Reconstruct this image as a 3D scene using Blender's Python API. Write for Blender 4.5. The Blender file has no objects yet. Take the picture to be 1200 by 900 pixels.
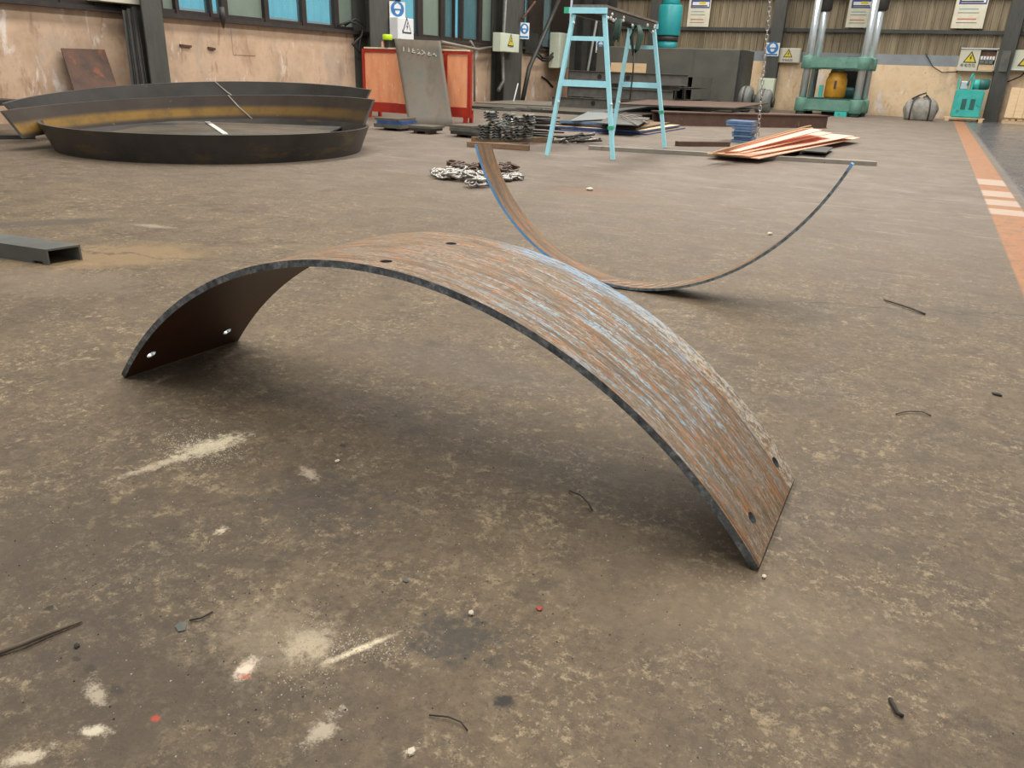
import bpy, bmesh, math, random
from mathutils import Vector, Matrix
random.seed(7)
PI = math.pi
rad = math.radians
V = Vector

# ------------------------------------------------------------------ camera
CAM_H, FPX = 0.85, 900.0
ROLL, PITCH, YAW = rad(2.2), rad(22.3), rad(25.5)
fw = V((-math.sin(YAW)*math.cos(PITCH), math.cos(YAW)*math.cos(PITCH), -math.sin(PITCH)))
r0 = V((math.cos(YAW), math.sin(YAW), 0)); u0 = r0.cross(fw)
rt = r0*math.cos(ROLL) + u0*math.sin(ROLL)
up = -r0*math.sin(ROLL) + u0*math.cos(ROLL)
CAM = V((0, 0, CAM_H))
cd = bpy.data.cameras.new('camera'); cam = bpy.data.objects.new('camera', cd)
bpy.context.scene.collection.objects.link(cam)
m = Matrix((rt, up, -fw)).transposed().to_4x4(); m.translation = CAM
cam.matrix_world = m
cd.sensor_fit = 'HORIZONTAL'; cd.sensor_width = 36; cd.lens = 36*FPX/1200
cd.clip_start = 0.05; cd.clip_end = 200
bpy.context.scene.camera = cam
# ------------------------------------------------------------------ world, light, exposure
sc = bpy.context.scene
sc.view_settings.view_transform = 'Standard'; sc.view_settings.look = 'None'
sc.view_settings.gamma = 1; sc.view_settings.use_curve_mapping = False
sc.view_settings.exposure = -0.36
w = bpy.data.worlds.new('world'); sc.world = w; w.use_nodes = True
bg = w.node_tree.nodes['Background']; bg.inputs['Color'].default_value = (0.93, 0.965, 1.0, 1)
bg.inputs['Strength'].default_value = 0.8
def area(name, loc, size, power, rot=(0, 0, 0), col=(1, 1, 1)):
    l = bpy.data.lights.new(name, 'AREA'); l.shape = 'RECTANGLE'; l.size, l.size_y = size
    l.energy = power; l.color = col
    o = bpy.data.objects.new(name, l); sc.collection.objects.link(o); o.location = loc; o.rotation_euler = rot
    return o
# daylight coming down through the long roof lights of the hall
area('roof_light_west', (-6.2, 12, 7.75), (1.6, 27), 1950, col=(1.0, 0.95, 0.87))
area('roof_light_east', (-0.2, 12, 7.75), (1.8, 27), 2500, col=(1.0, 0.95, 0.87))

# ------------------------------------------------------------------ measuring helpers (rays from the camera to real planes)
def ray(x, y): return fw*FPX + rt*(x-600) - up*(y-450)
def G(x, y, z=0.0):
    d = ray(x, y); return CAM + d*((z-CAM_H)/d.z)
def onx(x, y, X):
    d = ray(x, y); return CAM + d*(X/d.x)
def ony(x, y, Y):
    d = ray(x, y); return CAM + d*(Y/d.y)

# ------------------------------------------------------------------ node helpers
class NG:
    def __init__(s, name):
        s.m = bpy.data.materials.new(name); s.m.use_nodes = True
        s.t = s.m.node_tree; s.b = s.t.nodes['Principled BSDF']
        s.tc = s.t.nodes.new('ShaderNodeTexCoord'); s.obj = s.tc.outputs['Object']; s.uv = s.tc.outputs['UV']
    def link(s, a, b): s.t.links.new(a, b)
    def put(s, sock, v):
        if isinstance(v, bpy.types.NodeSocket): s.link(v, sock)
        elif isinstance(v, tuple) and len(v) == 3 and sock.type == 'RGBA': sock.default_value = (*v, 1)
        else: sock.default_value = v
    def map(s, vec, scale=(1, 1, 1), loc=(0, 0, 0), rot=(0, 0, 0), typ='POINT'):
        n = s.t.nodes.new('ShaderNodeMapping'); n.vector_type = typ
        s.link(vec, n.inputs[0]); n.inputs['Location'].default_value = loc
        n.inputs['Rotation'].default_value = rot; n.inputs['Scale'].default_value = scale
        return n.outputs[0]
    def noise(s, vec, scale, detail=4, rough=.55, dist=0.0):
        n = s.t.nodes.new('ShaderNodeTexNoise'); s.link(vec, n.inputs['Vector'])
        n.inputs['Scale'].default_value = scale; n.inputs['Detail'].default_value = detail
        n.inputs['Roughness'].default_value = rough; n.inputs['Distortion'].default_value = dist
        return n.outputs['Fac']
    def ramp(s, f, stops):
        n = s.t.nodes.new('ShaderNodeValToRGB'); s.link(f, n.inputs[0]); e = n.color_ramp.elements
        while len(e) < len(stops): e.new(.5)
        for k, (p, c) in enumerate(stops):
            e[k].position = p; e[k].color = (*c, 1) if isinstance(c, tuple) else (c, c, c, 1)
        return n.outputs[0]
    def mix(s, f, a, b, blend='MIX'):
        n = s.t.nodes.new('ShaderNodeMix'); n.data_type = 'RGBA'; n.blend_type = blend
        s.put(n.inputs[0], f); s.put(n.inputs[6], a); s.put(n.inputs[7], b); return n.outputs[2]
    def math(s, op, a, b=0.0, c=None, clamp=False):
        n = s.t.nodes.new('ShaderNodeMath'); n.operation = op; n.use_clamp = clamp
        s.put(n.inputs[0], a); s.put(n.inputs[1], b)
        if c is not None: s.put(n.inputs[2], c)
        return n.outputs[0]
    def rng(s, f, a, b, c=0.0, d=1.0):
        n = s.t.nodes.new('ShaderNodeMapRange'); n.clamp = True; n.interpolation_type = 'SMOOTHSTEP'
        s.put(n.inputs[0], f); n.inputs[1].default_value = a; n.inputs[2].default_value = b
        n.inputs[3].default_value = c; n.inputs[4].default_value = d; return n.outputs[0]
    def blob(s, x, y, rx, ry, ang=0.0, soft=.6, wob=.5, nz=None):
        v = s.map(s.obj, (rx, ry, 1), (x, y, 0), (0, 0, ang), 'TEXTURE')
        n = s.t.nodes.new('ShaderNodeVectorMath'); n.operation = 'LENGTH'; s.link(v, n.inputs[0])
        L = n.outputs['Value']
        if nz is not None: L = s.math('ADD', L, s.math('MULTIPLY', s.math('SUBTRACT', nz, .5), wob*4))
        return s.rng(L, 1.0, 1.0-soft, 0, 1)
    def sep(s, v):
        n = s.t.nodes.new('ShaderNodeSeparateXYZ'); s.link(v, n.inputs[0]); return n.outputs
    def bump(s, h, st=.3, dist=.01):
        n = s.t.nodes.new('ShaderNodeBump'); s.link(h, n.inputs['Height'])
        n.inputs['Strength'].default_value = st; n.inputs['Distance'].default_value = dist
        s.link(n.outputs[0], s.b.inputs['Normal'])
    def done(s, col=None, rough=None, metal=None):
        if col is not None: s.put(s.b.inputs['Base Color'], col)
        if rough is not None: s.put(s.b.inputs['Roughness'], rough)
        if metal is not None: s.put(s.b.inputs['Metallic'], metal)
        return s.m
def mat(name, c1, c2=None, scale=6, rough=.6, metal=0.0, spot=None, spot_scale=30, spot_thr=.62, streak=(1, 1, 1), bmp=.15, c3=None):
    g = NG(name); c2 = c2 or tuple(x*.8 for x in c1)
    v = g.map(g.obj, streak)
    f = g.noise(v, scale, 5, .6)
    st = [(.32, c1), (.68, c2)] if c3 is None else [(.3, c1), (.5, c2), (.7, c3)]
    col = g.ramp(f, st)
    if spot: col = g.mix(g.rng(g.noise(v, spot_scale, 4, .65), spot_thr, spot_thr+.06), col, spot)
    if bmp: g.bump(g.noise(v, scale*6, 4, .6), bmp, .004)
    return g.done(col, rough, metal)

MT = {}
MT['dark_steel'] = mat('dark_steel', (.035, .036, .034), (.06, .058, .052), 5, .5, .3)
MT['col_steel'] = mat('painted_column_steel', (.048, .05, .044), (.075, .075, .066), 4, .6, 0, streak=(3, 3, .6))
MT['grey_steel'] = mat('grey_steel', (.1, .105, .1), (.17, .17, .155), 5, .45, .35)
MT['sheet_steel'] = mat('mill_sheet_steel', (.085, .07, .052), (.12, .1, .075), 2, .65, 0, streak=(2, 2, .5), c3=(.085, .092, .08))
MT['tank'] = mat('grey_tank_paint', (.085, .086, .074), (.115, .112, .095), 2, .6, 0, spot=(.2, .2, .18), spot_scale=9, spot_thr=.7)
MT['rust_dark'] = mat('dark_rust', (.05, .028, .02), (.11, .05, .03), 5, .7, 0, spot=(.17, .06, .025), spot_scale=4, spot_thr=.56)
MT['rust_beam'] = mat('brown_beam_rust', (.075, .042, .03), (.12, .065, .045), 5, .7, 0, spot=(.17, .1, .07), spot_scale=14)
MT['blue_plate'] = mat('blue_coated_steel', (.07, .13, .26), (.14, .24, .4), 4, .4, .1, spot=(.35, .4, .45), spot_scale=9, spot_thr=.62)
MT['blue_film'] = mat('deep_blue_film', (.02, .05, .16), (.05, .12, .32), 4, .4)
MT['trestle'] = mat('pale_blue_enamel', (.33, .74, .88), (.42, .82, .94), 9, .45, 0, spot=(.62, .84, .88), spot_scale=40, spot_thr=.62)
MT['trestle_far'] = mat('blue_enamel_shaded', (.2, .42, .7), (.3, .52, .78), 9, .45)
MT['green_tape'] = mat('green_tape', (.05, .5, .3), None, 5, .5)
MT['plank'] = mat('grimy_plank', (.12, .1, .085), (.2, .17, .15), 8, .7, spot=(.75, .75, .7), spot_scale=26, spot_thr=.68, streak=(3, .5, 3))
MT['blob_white'] = mat('white_paint_drip', (.75, .75, .7), None, 5, .5)
MT['ply_pink'] = mat('pink_plywood_face', (.88, .46, .37), (.92, .57, .42), 3, .6, 0, spot=(.95, .6, .4), spot_scale=8, streak=(1, 3, 1))
MT['ply_edge'] = mat('plywood_edge', (.8, .55, .3), (.65, .42, .22), 20, .7)
MT['ply_orange'] = mat('orange_board', (.82, .31, .15), (.9, .42, .22), 3, .6, 0, spot=(.95, .55, .36), spot_scale=9, spot_thr=.6, streak=(3, 1, .8))
MT['red_paint'] = mat('red_frame_paint', (.45, .035, .015), (.33, .02, .015), 6, .5)
MT['cream_edge'] = mat('cream_edge', (.85, .7, .5), None, 6, .6)
MT['press_green'] = mat('press_green_paint', (.085, .21, .165), (.14, .29, .235), 4, .55, 0, spot=(.08, .17, .12), spot_scale=12, spot_thr=.62)
MT['press_dark'] = mat('press_dark_green', (.03, .07, .055), (.05, .1, .08), 4, .6)
MT['chrome'] = mat('polished_rod_steel', (.55, .62, .66), (.68, .74, .78), 4, .22, .6, bmp=0)
MT['yellow_can'] = mat('worn_yellow_paint', (.6, .31, .02), (.42, .2, .02), 5, .5, 0, spot=(.08, .05, .02), spot_scale=12, spot_thr=.63)
MT['teal'] = mat('teal_paint', (.03, .4, .36), (.06, .5, .46), 4, .45, 0, spot=(.04, .24, .22), spot_scale=7, spot_thr=.62)
MT['teal_tank'] = mat('teal_tank_paint', (.01, .24, .26), (.02, .3, .32), 3, .4, bmp=0)
MT['box_grey'] = mat('beige_box_enamel', (.56, .54, .44), (.62, .6, .5), 3, .5, bmp=0)
MT['box_green'] = mat('pale_green_box', (.52, .58, .46), (.6, .66, .54), 3, .5, bmp=0)
MT['sign_white'] = mat('sign_white', (.75, .78, .8), (.68, .71, .73), 6, .5, bmp=0)
MT['poster'] = mat('poster_paper', (.62, .58, .45), (.7, .68, .56), 6, .7, bmp=0)
MT['sign_blue'] = mat('sign_blue', (.04, .2, .5), None, 5, .5, bmp=0)
MT['ink'] = mat('print_black', (.03, .03, .03), None, 5, .6, bmp=0)
MT['print_red'] = mat('print_red', (.6, .12, .04), None, 5, .6, bmp=0)
MT['print_cyan'] = mat('print_cyan', (.15, .42, .42), None, 5, .6, bmp=0)
MT['print_navy'] = mat('print_navy', (.05, .07, .25), None, 5, .6, bmp=0)
MT['warn_yellow'] = mat('warning_yellow', (.75, .6, .03), None, 5, .5, bmp=0)
MT['lime'] = mat('lime_plastic', (.55, .8, .02), None, 5, .4, bmp=0)
MT['peach'] = mat('peach_plastic', (.8, .4, .25), (.9, .55, .4), 5, .5, bmp=0)
MT['sack'] = mat('grey_woven_sack', (.22, .21, .19), (.36, .35, .32), 7, .85, bmp=.5)
MT['rubber'] = mat('black_rubber', (.012, .012, .012), (.02, .02, .02), 5, .6)
MT['timber'] = mat('brown_timber', (.17, .1, .055), (.26, .16, .09), 6, .75, streak=(1, 6, 6))
MT['pale_timber'] = mat('pale_timber', (.62, .42, .24), (.72, .55, .34), 6, .7, streak=(1, 6, 6))
MT['chain_metal'] = mat('worn_chain_steel', (.25, .24, .22), (.5, .48, .45), 12, .35, .7)
MT['chain_dark'] = mat('rusty_chain', (.07, .045, .035), (.14, .09, .07), 12, .5, .3)
MT['angle_steel'] = mat('grey_black_steel_offcut', (.09, .09, .082), (.16, .16, .145), 9, .5, .3, spot=(.2, .2, .18), spot_scale=20)
MT['bright_steel'] = mat('bright_cut_steel', (.45, .5, .5), (.62, .66, .66), 9, .3, .6)
MT['flat_bar'] = mat('grey_flat_bar', (.22, .2, .17), (.3, .27, .23), 6, .5, .2, spot=(.14, .11, .09), spot_scale=9)
MT['roller'] = mat('roller_grey', (.11, .12, .11), (.16, .17, .155), 4, .5)
MT['motor'] = mat('motor_dark_teal', (.02, .1, .1), (.03, .14, .13), 4, .5)
MT['bright_sheet'] = mat('scoured_sheet', (.2, .2, .18), (.36, .36, .33), 2, .25, .7)
MT['chalk'] = mat('chalk', (.34, .33, .29), None, 30, .9, bmp=0)
MT['galv'] = mat('galvanised_flashing', (.2, .23, .25), (.28, .31, .33), 2, .5, .2, spot=(.12, .12, .12), spot_scale=5, spot_thr=.62)
MT['purlin'] = mat('dark_girt_paint', (.04, .04, .036), (.06, .06, .055), 4, .6)
MT['frame_brown'] = mat('brown_window_frame', (.02, .013, .011), (.035, .024, .02), 6, .5)
MT['sill'] = mat('sooty_sill', (.02, .018, .017), (.04, .03, .026), 9, .7, spot=(.25, .2, .17), spot_scale=6, spot_thr=.66)
MT['stone'] = mat('pale_stone_chip', (.5, .44, .34), (.65, .6, .5), 30, .8)
MT['dark_bit'] = mat('dark_dirt_bit', (.02, .018, .015), (.04, .035, .03), 30, .8)
MT['twig'] = mat('dry_twig', (.07, .05, .035), (.13, .1, .07), 30, .8)
MT['leaf'] = mat('dull_grey_leaf', (.08, .09, .08), (.12, .13, .11), 30, .8)
MT['red_bit'] = mat('red_plastic_bit', (.35, .05, .03), None, 30, .6)
MT['roof'] = mat('roof_sheet', (.2, .19, .17), (.25, .24, .22), 1, .7)

# glass of the windows: a sooty one and a cleaner one, both really see-through to a degree
def glass(name, col, alpha, rough):
    g = NG(name); f = g.noise(g.map(g.obj, (1, 1, .4)), 3, 4)
    c = g.ramp(f, [(.3, col), (.7, tuple(x*1.25 for x in col))])
    g.put(g.b.inputs['Alpha'], alpha); return g.done(c, rough)
MT['glass_dusty'] = glass('dusty_green_glass', (.17, .22, .185), .93, .45)
MT['glass_clear'] = glass('clear_blue_glass', (.25, .5, .55), .12, .12)
MT['glass_teal'] = glass('teal_glass', (.07, .14, .15), .72, .2)

# ------------------------------------------------------------------ plaster of the dado walls
def plaster(name, a, b, c, stain, axis):
    g = NG(name); o = g.obj
    col = g.ramp(g.noise(o, 1.3, 5, .6), [(.3, a), (.5, b), (.7, c)])
    vs = g.map(o, (2.2, 2.2, .7))
    col = g.mix(g.rng(g.noise(vs, 2.0, 5, .7, .4), .56, .68), col, stain)
    col = g.mix(g.math('MULTIPLY', g.rng(g.noise(g.map(o, (1.2, 1.2, .5)), 2.6, 5, .65, .6), .58, .68), .75), col, (.78, .72, .68))
    col = g.mix(g.math('MULTIPLY', g.rng(g.noise(g.map(o, (1, 1, .8), (3, 4, 5)), 1.1, 7, .7, .5), .5, .68), .6), col, tuple(q*.72 for q in (.5, .42, .36)))
    col = g.mix(g.math('MULTIPLY', g.rng(g.noise(o, 7, 8, .8), .52, .66), .35), col, tuple(q*.55 for q in b))
    col = g.mix(g.rng(g.noise(o, 18, 4, .7), .66, .74), col, (.14, .09, .06))
    X, Y, Z = g.sep(o)
    n = g.noise(o, 3, 4)
    col = g.mix(g.math('MULTIPLY', g.rng(g.math('ADD', Z, g.math('MULTIPLY', n, .5)), .55, .12), .55), col, (.3, .19, .12))
    g.bump(g.noise(o, 9, 5, .6), .25, .01)
    return g.done(col, .85)
MT['plaster_left'] = plaster('sooty_peach_plaster', (.42, .285, .19), (.56, .4, .28), (.38, .27, .19), (.36, .23, .15), 1)
MT['plaster_back'] = plaster('cream_plaster', (.72, .53, .33), (.78, .6, .4), (.64, .46, .28), (.6, .38, .2), 0)
g = NG('faded_brown_cladding'); o = g.obj
col = g.ramp(g.noise(g.map(o, (2.5, 2.5, .25)), 2.5, 5, .65), [(.28, (.16, .125, .075)), (.5, (.24, .195, .125)), (.72, (.34, .28, .185))])
col = g.mix(g.rng(g.noise(g.map(o, (9, 9, .3)), 3, 4, .6), .56, .68), col, (.15, .09, .04))
MT['cladding'] = g.done(col, .6)
MT['blue_cladding'] = mat('blue_glow_cladding', (.2, .62, .82), (.3, .78, .9), 1, .5, streak=(1, 3, .3), bmp=0)
# glow added to the blue sheets so the view through the windows brightens
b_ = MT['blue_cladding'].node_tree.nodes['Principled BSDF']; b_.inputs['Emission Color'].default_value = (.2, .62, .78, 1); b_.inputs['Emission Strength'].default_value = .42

# ------------------------------------------------------------------ floor
LA, LB = G(1119, 148), G(1200, 355)
def p(x, y): q = G(x, y); return q.x, q.y
g = NG('worn_workshop_concrete'); o = g.obj
n_big = g.noise(o, .8, 6, .6, .3); n_mid = g.noise(o, 3.6, 9, .72, .3); n_fine = g.noise(o, 34, 6, .75); n_grit = g.noise(o, 170, 3, .7)
n_two = g.noise(g.map(o, (1, 1, 1), (5, 1, 0)), 13, 8, .78, .2)
col = g.ramp(n_mid, [(.28, (.058, .039, .023)), (.44, (.1, .07, .041)), (.58, (.14, .101, .06)), (.76, (.185, .14, .086))])
col = g.mix(g.rng(n_two, .4, .64, 0, .65), col, (.185, .138, .083))
col = g.mix(g.math('MULTIPLY', g.rng(n_big, .42, .64), .7), col, g.mix(.5, col, (.07, .052, .037)))
col = g.mix(g.rng(n_fine, .35, .7, 0, .6), col, g.mix(1.0, col, (.55, .53, .5), 'MULTIPLY'))
# pale cement wear breaking through in small flecks
wear = g.math('MULTIPLY', g.rng(g.noise(o, 17, 10, .85, .2), .53, .59), g.rng(g.noise(o, 2.0, 5, .65), .44, .6))
col = g.mix(g.math('MULTIPLY', wear, .75), col, (.34, .26, .155))
col = g.mix(g.math('MULTIPLY', g.rng(g.noise(o, 60, 8, .85), .52, .58), .5), col, (.05, .036, .023))
fl1 = g.math('MULTIPLY', g.rng(g.noise(g.map(o, (1, 1, 1), (2, 8, 0)), 48, 10, .85, .15), .52, .58), g.rng(g.noise(g.map(o, (1, 1, 1), (6, 3, 0)), 5, 7, .75), .4, .62))
col = g.mix(g.math('MULTIPLY', fl1, .7), col, (.37, .285, .175))
# oil dark stains
dk = g.rng(g.noise(g.map(o, (1, 1.2, 1), (3.1, 7.7, 0)), 2.1, 8, .72, .3), .58, .7)
col = g.mix(g.math('MULTIPLY', dk, .5), col, (.04, .032, .025))
# fine dust specks
col = g.mix(g.math('MULTIPLY', g.rng(g.noise(o, 120, 2, .6), .69, .73), .6), col, (.4, .34, .26))
col = g.mix(g.math('MULTIPLY', g.rng(g.noise(g.map(o, (1, 1, 1), (9, 2, 0)), 150, 2, .6), .69, .73), .7), col, (.03, .024, .019))
X, Y, Z = g.sep(o)
# the far floor is swept and greyer, dusted pinkish grey
far = g.rng(Y, 2.2, 7.5)
gr = g.ramp(g.noise(o, 1.6, 9, .75, .3), [(.3, (.12, .094, .074)), (.52, (.17, .137, .11)), (.72, (.225, .186, .152))])
gr = g.mix(g.math('MULTIPLY', g.rng(g.noise(g.map(o, (.35, 2.6, 1), rot=(0, 0, .2)), 4, 8, .78, .4), .56, .63), .6), gr, (.36, .3, .25))
gr = g.mix(g.math('MULTIPLY', g.rng(g.noise(g.map(o, (1, 2.5, 1), (3, 3, 0)), 6, 8, .8), .57, .63), .5), gr, (.09, .07, .055))
gr = g.mix(g.math('MULTIPLY', g.rng(g.noise(g.map(o, (1, 2.5, 1), (1, 7, 0), rot=(0, 0, -.5)), 14, 5, .7), .64, .68), .8), gr, (.5, .43, .36))
col = g.mix(g.math('MULTIPLY', far, .85), col, gr)
# local stains and darker areas: rusty mud by the channel, oil patches, pale powder
def stain(x, y, rx, ry, ang, c, k=1.0, soft=.7, wob=.35, sc_=9):
    global col
    q = p(x, y); nz = g.noise(o, sc_, 6, .7)
    col = g.mix(g.math('MULTIPLY', g.blob(q[0], q[1], rx, ry, ang, soft, wob, nz), k), col, c)
stain(140, 300, .55, .35, .9, (.25, .165, .08), .7)
stain(60, 330, .5, .28, .3, (.19, .145, .1), .5)
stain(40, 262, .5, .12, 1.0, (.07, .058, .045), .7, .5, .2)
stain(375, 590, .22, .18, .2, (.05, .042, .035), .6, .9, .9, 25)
stain(560, 430, .7, .2, 0, (.09, .07, .055), .45)  # darker band of floor along the far side of the arch
stain(530, 745, .1, .08, .2, (.04, .038, .034), .75, .8, .9, 40)
stain(590, 822, .022, .018, 0, (.015, .014, .013), .9, .6, .6, 60)
stain(60, 712, .012, .01, 0, (.015, .014, .013), .9, .6, .6, 60)
stain(105, 785, .012, .01, 0, (.015, .014, .013), .85, .6, .8, 60)
stain(88, 772, .01, .008, 0, (.015, .014, .013), .85, .6, .8, 60)
stain(138, 808, .014, .01, 0, (.02, .018, .016), .8, .6, .8, 60)
stain(402, 522, .012, .01, 0, (.02, .018, .016), .85, .6, .8, 60)
stain(650, 355, .45, .2, -.2, (.22, .145, .085), .5)
stain(700, 225, .5, .35, .3, (.2, .1, .055), .4)
stain(100, 640, .5, .3, .2, (.06, .044, .03), .6, .8, .6, 20)  # broad darker tone at the lower left, with the next one
stain(180, 800, .42, .22, .2, (.055, .04, .028), .6, .8, .6, 20)
stain(410, 300, .6, .15, 0, (.2, .145, .085), .35)
def streak_(x0, y0, x1, y1, wd, c, k, wob=.9, sc_=45, soft=.8):
    a, b = G(x0, y0), G(x1, y1); global col
    nz = g.noise(o, sc_, 8, .82)
    col = g.mix(g.math('MULTIPLY', g.blob((a.x+b.x)/2, (a.y+b.y)/2, (b-a).length/2, wd, math.atan2(b.y-a.y, b.x-a.x), soft, wob, nz), k), col, c)
streak_(190, 540, 300, 506, .05, (.62, .54, .38), .95)
streak_(120, 566, 260, 520, .022, (.5, .42, .3), .7)
streak_(360, 786, 480, 736, .0095, (.66, .56, .4), .95, .5)
streak_(320, 770, 400, 740, .05, (.5, .42, .3), .75)
streak_(250, 700, 400, 800, .12, (.36, .29, .19), .35, .8, 30)
streak_(272, 800, 304, 768, .018, (.68, .56, .44), .95, .7)
streak_(85, 858, 140, 856, .014, (.6, .53, .4), .85, .9)
streak_(-10, 898, 70, 876, .016, (.55, .47, .35), .8, .9)
streak_(355, 880, 400, 830, .02, (.55, .47, .35), .6, 1.1)
streak_(470, 885, 492, 878, .01, (.6, .53, .4), .9, .9)
streak_(100, 790, 125, 828, .015, (.5, .43, .32), .6, 1.1)
streak_(350, 545, 375, 565, .02, (.5, .42, .31), .6, 1.1)
streak_(248, 628, 266, 616, .012, (.6, .5, .37), .8, 1.0)
stain(182, 842, .01, .008, 0, (.5, .06, .03), .7, .8, .4, 60)
stain(287, 793, .012, .007, .6, (.6, .12, .07), .6, .8, .3, 60)
stain(180, 265, .2, .05, .2, (.36, .3, .235), .5, .8, .4, 14)
stain(860, 720, .5, .2, .2, (.25, .19, .12), .3, .9, .4, 12)
# bluish sealed aisle beyond the orange line
d = (LB-LA).normalized(); nrm = V((-d.y, d.x, 0)); nrm = nrm if nrm.x > 0 else -nrm
side = g.math('ADD', g.math('MULTIPLY', X, nrm.x), g.math('MULTIPLY', Y, nrm.y)); side = g.math('SUBTRACT', side, nrm.dot(LA))
aisle = g.rng(side, .26, .36)
ac = g.ramp(g.noise(o, 1.5, 6, .7, .5), [(.3, (.085, .09, .1)), (.6, (.14, .143, .155)), (.8, (.21, .21, .22))])
col = g.mix(aisle, col, ac)
# orange painted line with white dashes painted over it
onl = g.math('MULTIPLY', g.rng(side, .0, .02), g.rng(side, .25, .23))
wornp = g.rng(g.noise(o, 9, 9, .82), .38, .52)
lc = g.ramp(n_fine, [(.3, (.3, .13, .055)), (.7, (.4, .19, .09))])
col = g.mix(g.math('MULTIPLY', onl, g.math('ADD', g.math('MULTIPLY', wornp, .7), .25)), col, lc)
for yy in (213.5, 226.5, 236.5, 247):
    q = G(1160, yy).y; hw = .5*(G(1160, yy-3.2).y-G(1160, yy+3.2).y)
    band = g.math('MULTIPLY', g.rng(Y, q-hw-.01, q-hw+.01), g.rng(Y, q+hw+.01, q+hw-.01))
    col = g.mix(g.math('MULTIPLY', g.math('MULTIPLY', band, onl), .6), col, (.5, .44, .38))
# hairline crack crossing the floor
ck = g.noise(g.map(o, (1, 1, 1)), 3, 5, .6)
qa, qb = G(600, 330), G(1195, 372); dd = (qb-qa).normalized(); nn = V((-dd.y, dd.x, 0))
ds = g.math('SUBTRACT', g.math('ADD', g.math('MULTIPLY', X, nn.x), g.math('MULTIPLY', Y, nn.y)), nn.dot(qa))
ds = g.math('ABSOLUTE', g.math('ADD', ds, g.math('MULTIPLY', g.math('SUBTRACT', ck, .5), .35)))
col = g.mix(g.math('MULTIPLY', g.rng(ds, .012, .002), .6), col, (.05, .04, .03))
rough = g.mix(aisle, g.mix(1.0, g.ramp(n_mid, [(.3, .62), (.7, .8)]), (1, 1, 1), 'MULTIPLY'), g.ramp(n_mid, [(.3, .12), (.7, .34)]))
h = g.math('ADD', g.math('MULTIPLY', n_fine, .5), g.math('MULTIPLY', n_grit, .22)); h = g.math('ADD', h, n_mid)
g.bump(h, .6, .008)
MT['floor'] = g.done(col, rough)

# rolled and scraped rusty plate: uv = (length, width) in metres
def rusty_plate(name, length, hero=True):
    g = NG(name); uv = g.uv
    U, W, _ = g.sep(uv)
    st = g.map(uv, (1.6, 13, 1)); st2 = g.map(uv, (3, 20, 1), (3, 1, 0)); st3 = g.map(uv, (7, 20, 1), rot=(0, 0, .1))
    base = g.ramp(g.noise(st, 3.0, 10, .8, .1), [(.3, (.06, .036, .019)), (.43, (.135, .085, .044)), (.55, (.2, .137, .078)), (.68, (.28, .215, .145))])
    base = g.mix(g.math('MULTIPLY', g.rng(g.noise(st2, 3.4, 9, .78, .15), .51, .57), .9), base, (.37, .14, .03))
    base = g.mix(g.math('MULTIPLY', g.rng(g.noise(st3, 7, 8, .8, .2), .54, .6), .8), base, (.07, .042, .026))
    if hero:
        # pale scraped dust, everywhere but strongest on the falling side
        k = g.rng(U, .6, 1.3, .55, 1.0)
        fl = g.math('MULTIPLY', g.rng(g.noise(g.map(uv, (9, 26, 1), (7, 3, 0), rot=(0, 0, .12)), 6, 9, .82, .3), .495, .55), g.rng(g.noise(g.map(uv, (1.5, 9, 1), (2, 3, 0)), 4, 5, .6), .4, .56))
        base = g.mix(g.math('MULTIPLY', fl, g.math('MULTIPLY', k, .85)), base, (.37, .325, .265))
        # remains of blue coating on the right half
        kb = g.math('MULTIPLY', g.math('MULTIPLY', g.rng(U, 1.05, 1.45), g.rng(W, -.15, .13)), g.rng(U, 2.03, 1.75))
        lines = g.math('MULTIPLY', g.rng(g.noise(g.map(uv, (1.6, 12, 1), (1, 9, 0)), 4.5, 6, .65, .2), .52, .58), g.rng(g.noise(g.map(uv, (10, 30, 1)), 8, 8, .8, .2), .47, .53))
        base = g.mix(g.math('MULTIPLY', lines, kb), base, (.32, .5, .62))
        eb = g.math('MULTIPLY', g.math('MULTIPLY', g.rng(W, .325, .385), g.rng(U, 1.08, 1.25)), g.rng(U, 1.75, 1.55))
        base = g.mix(g.math('MULTIPLY', eb, g.rng(g.noise(g.map(uv, (5, 18, 1)), 7, 8, .8), .44, .54)), base, (.25, .4, .55))
        # grey mill skin along the near and right parts
        gm = g.rng(g.noise(g.map(uv, (2, 7, 1), (8, 8, 0)), 3.5, 7, .7), .52, .6)
        base = g.mix(g.math('MULTIPLY', gm, .45), base, (.2, .175, .14))
        # flaking cream mill scale in a band near the far edge
        ef = g.math('MULTIPLY', g.math('MULTIPLY', g.rng(W, .325, .345), g.rng(U, 1.42, 1.6)), g.rng(g.noise(g.map(uv, (1, 1.7, 1)), 55, 5, .75, .8), .49, .53))
        base = g.mix(g.math('MULTIPLY', ef, .85), base, (.52, .45, .35))
        # scribed line along the plate near the far edge
        ln = g.math('MULTIPLY', g.rng(g.math('ABSOLUTE', g.math('SUBTRACT', W, .325)), .0028, .001), g.rng(U, 1.1, 1.3))
        base = g.mix(g.math('MULTIPLY', ln, .8), base, (.12, .07, .045))
    else:
        ln = g.rng(g.math('ABSOLUTE', g.math('SUBTRACT', W, .052)), .02, .006)
        base = g.mix(g.math('MULTIPLY', ln, .6), base, (.1, .05, .03))
    gv_ = g.math('MULTIPLY', g.rng(g.noise(g.map(uv, (.35, 15, 1), (5, 5, 0)), 6, 3, .6), .6, .66), .75)
    base = g.mix(gv_, base, (.075, .045, .025))
    g.bump(g.math('ADD', g.noise(st2, 6, 8, .78), g.noise(st3, 10, 8, .8)), .8, .003)
    return g.done(base, .62, .05)
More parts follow.
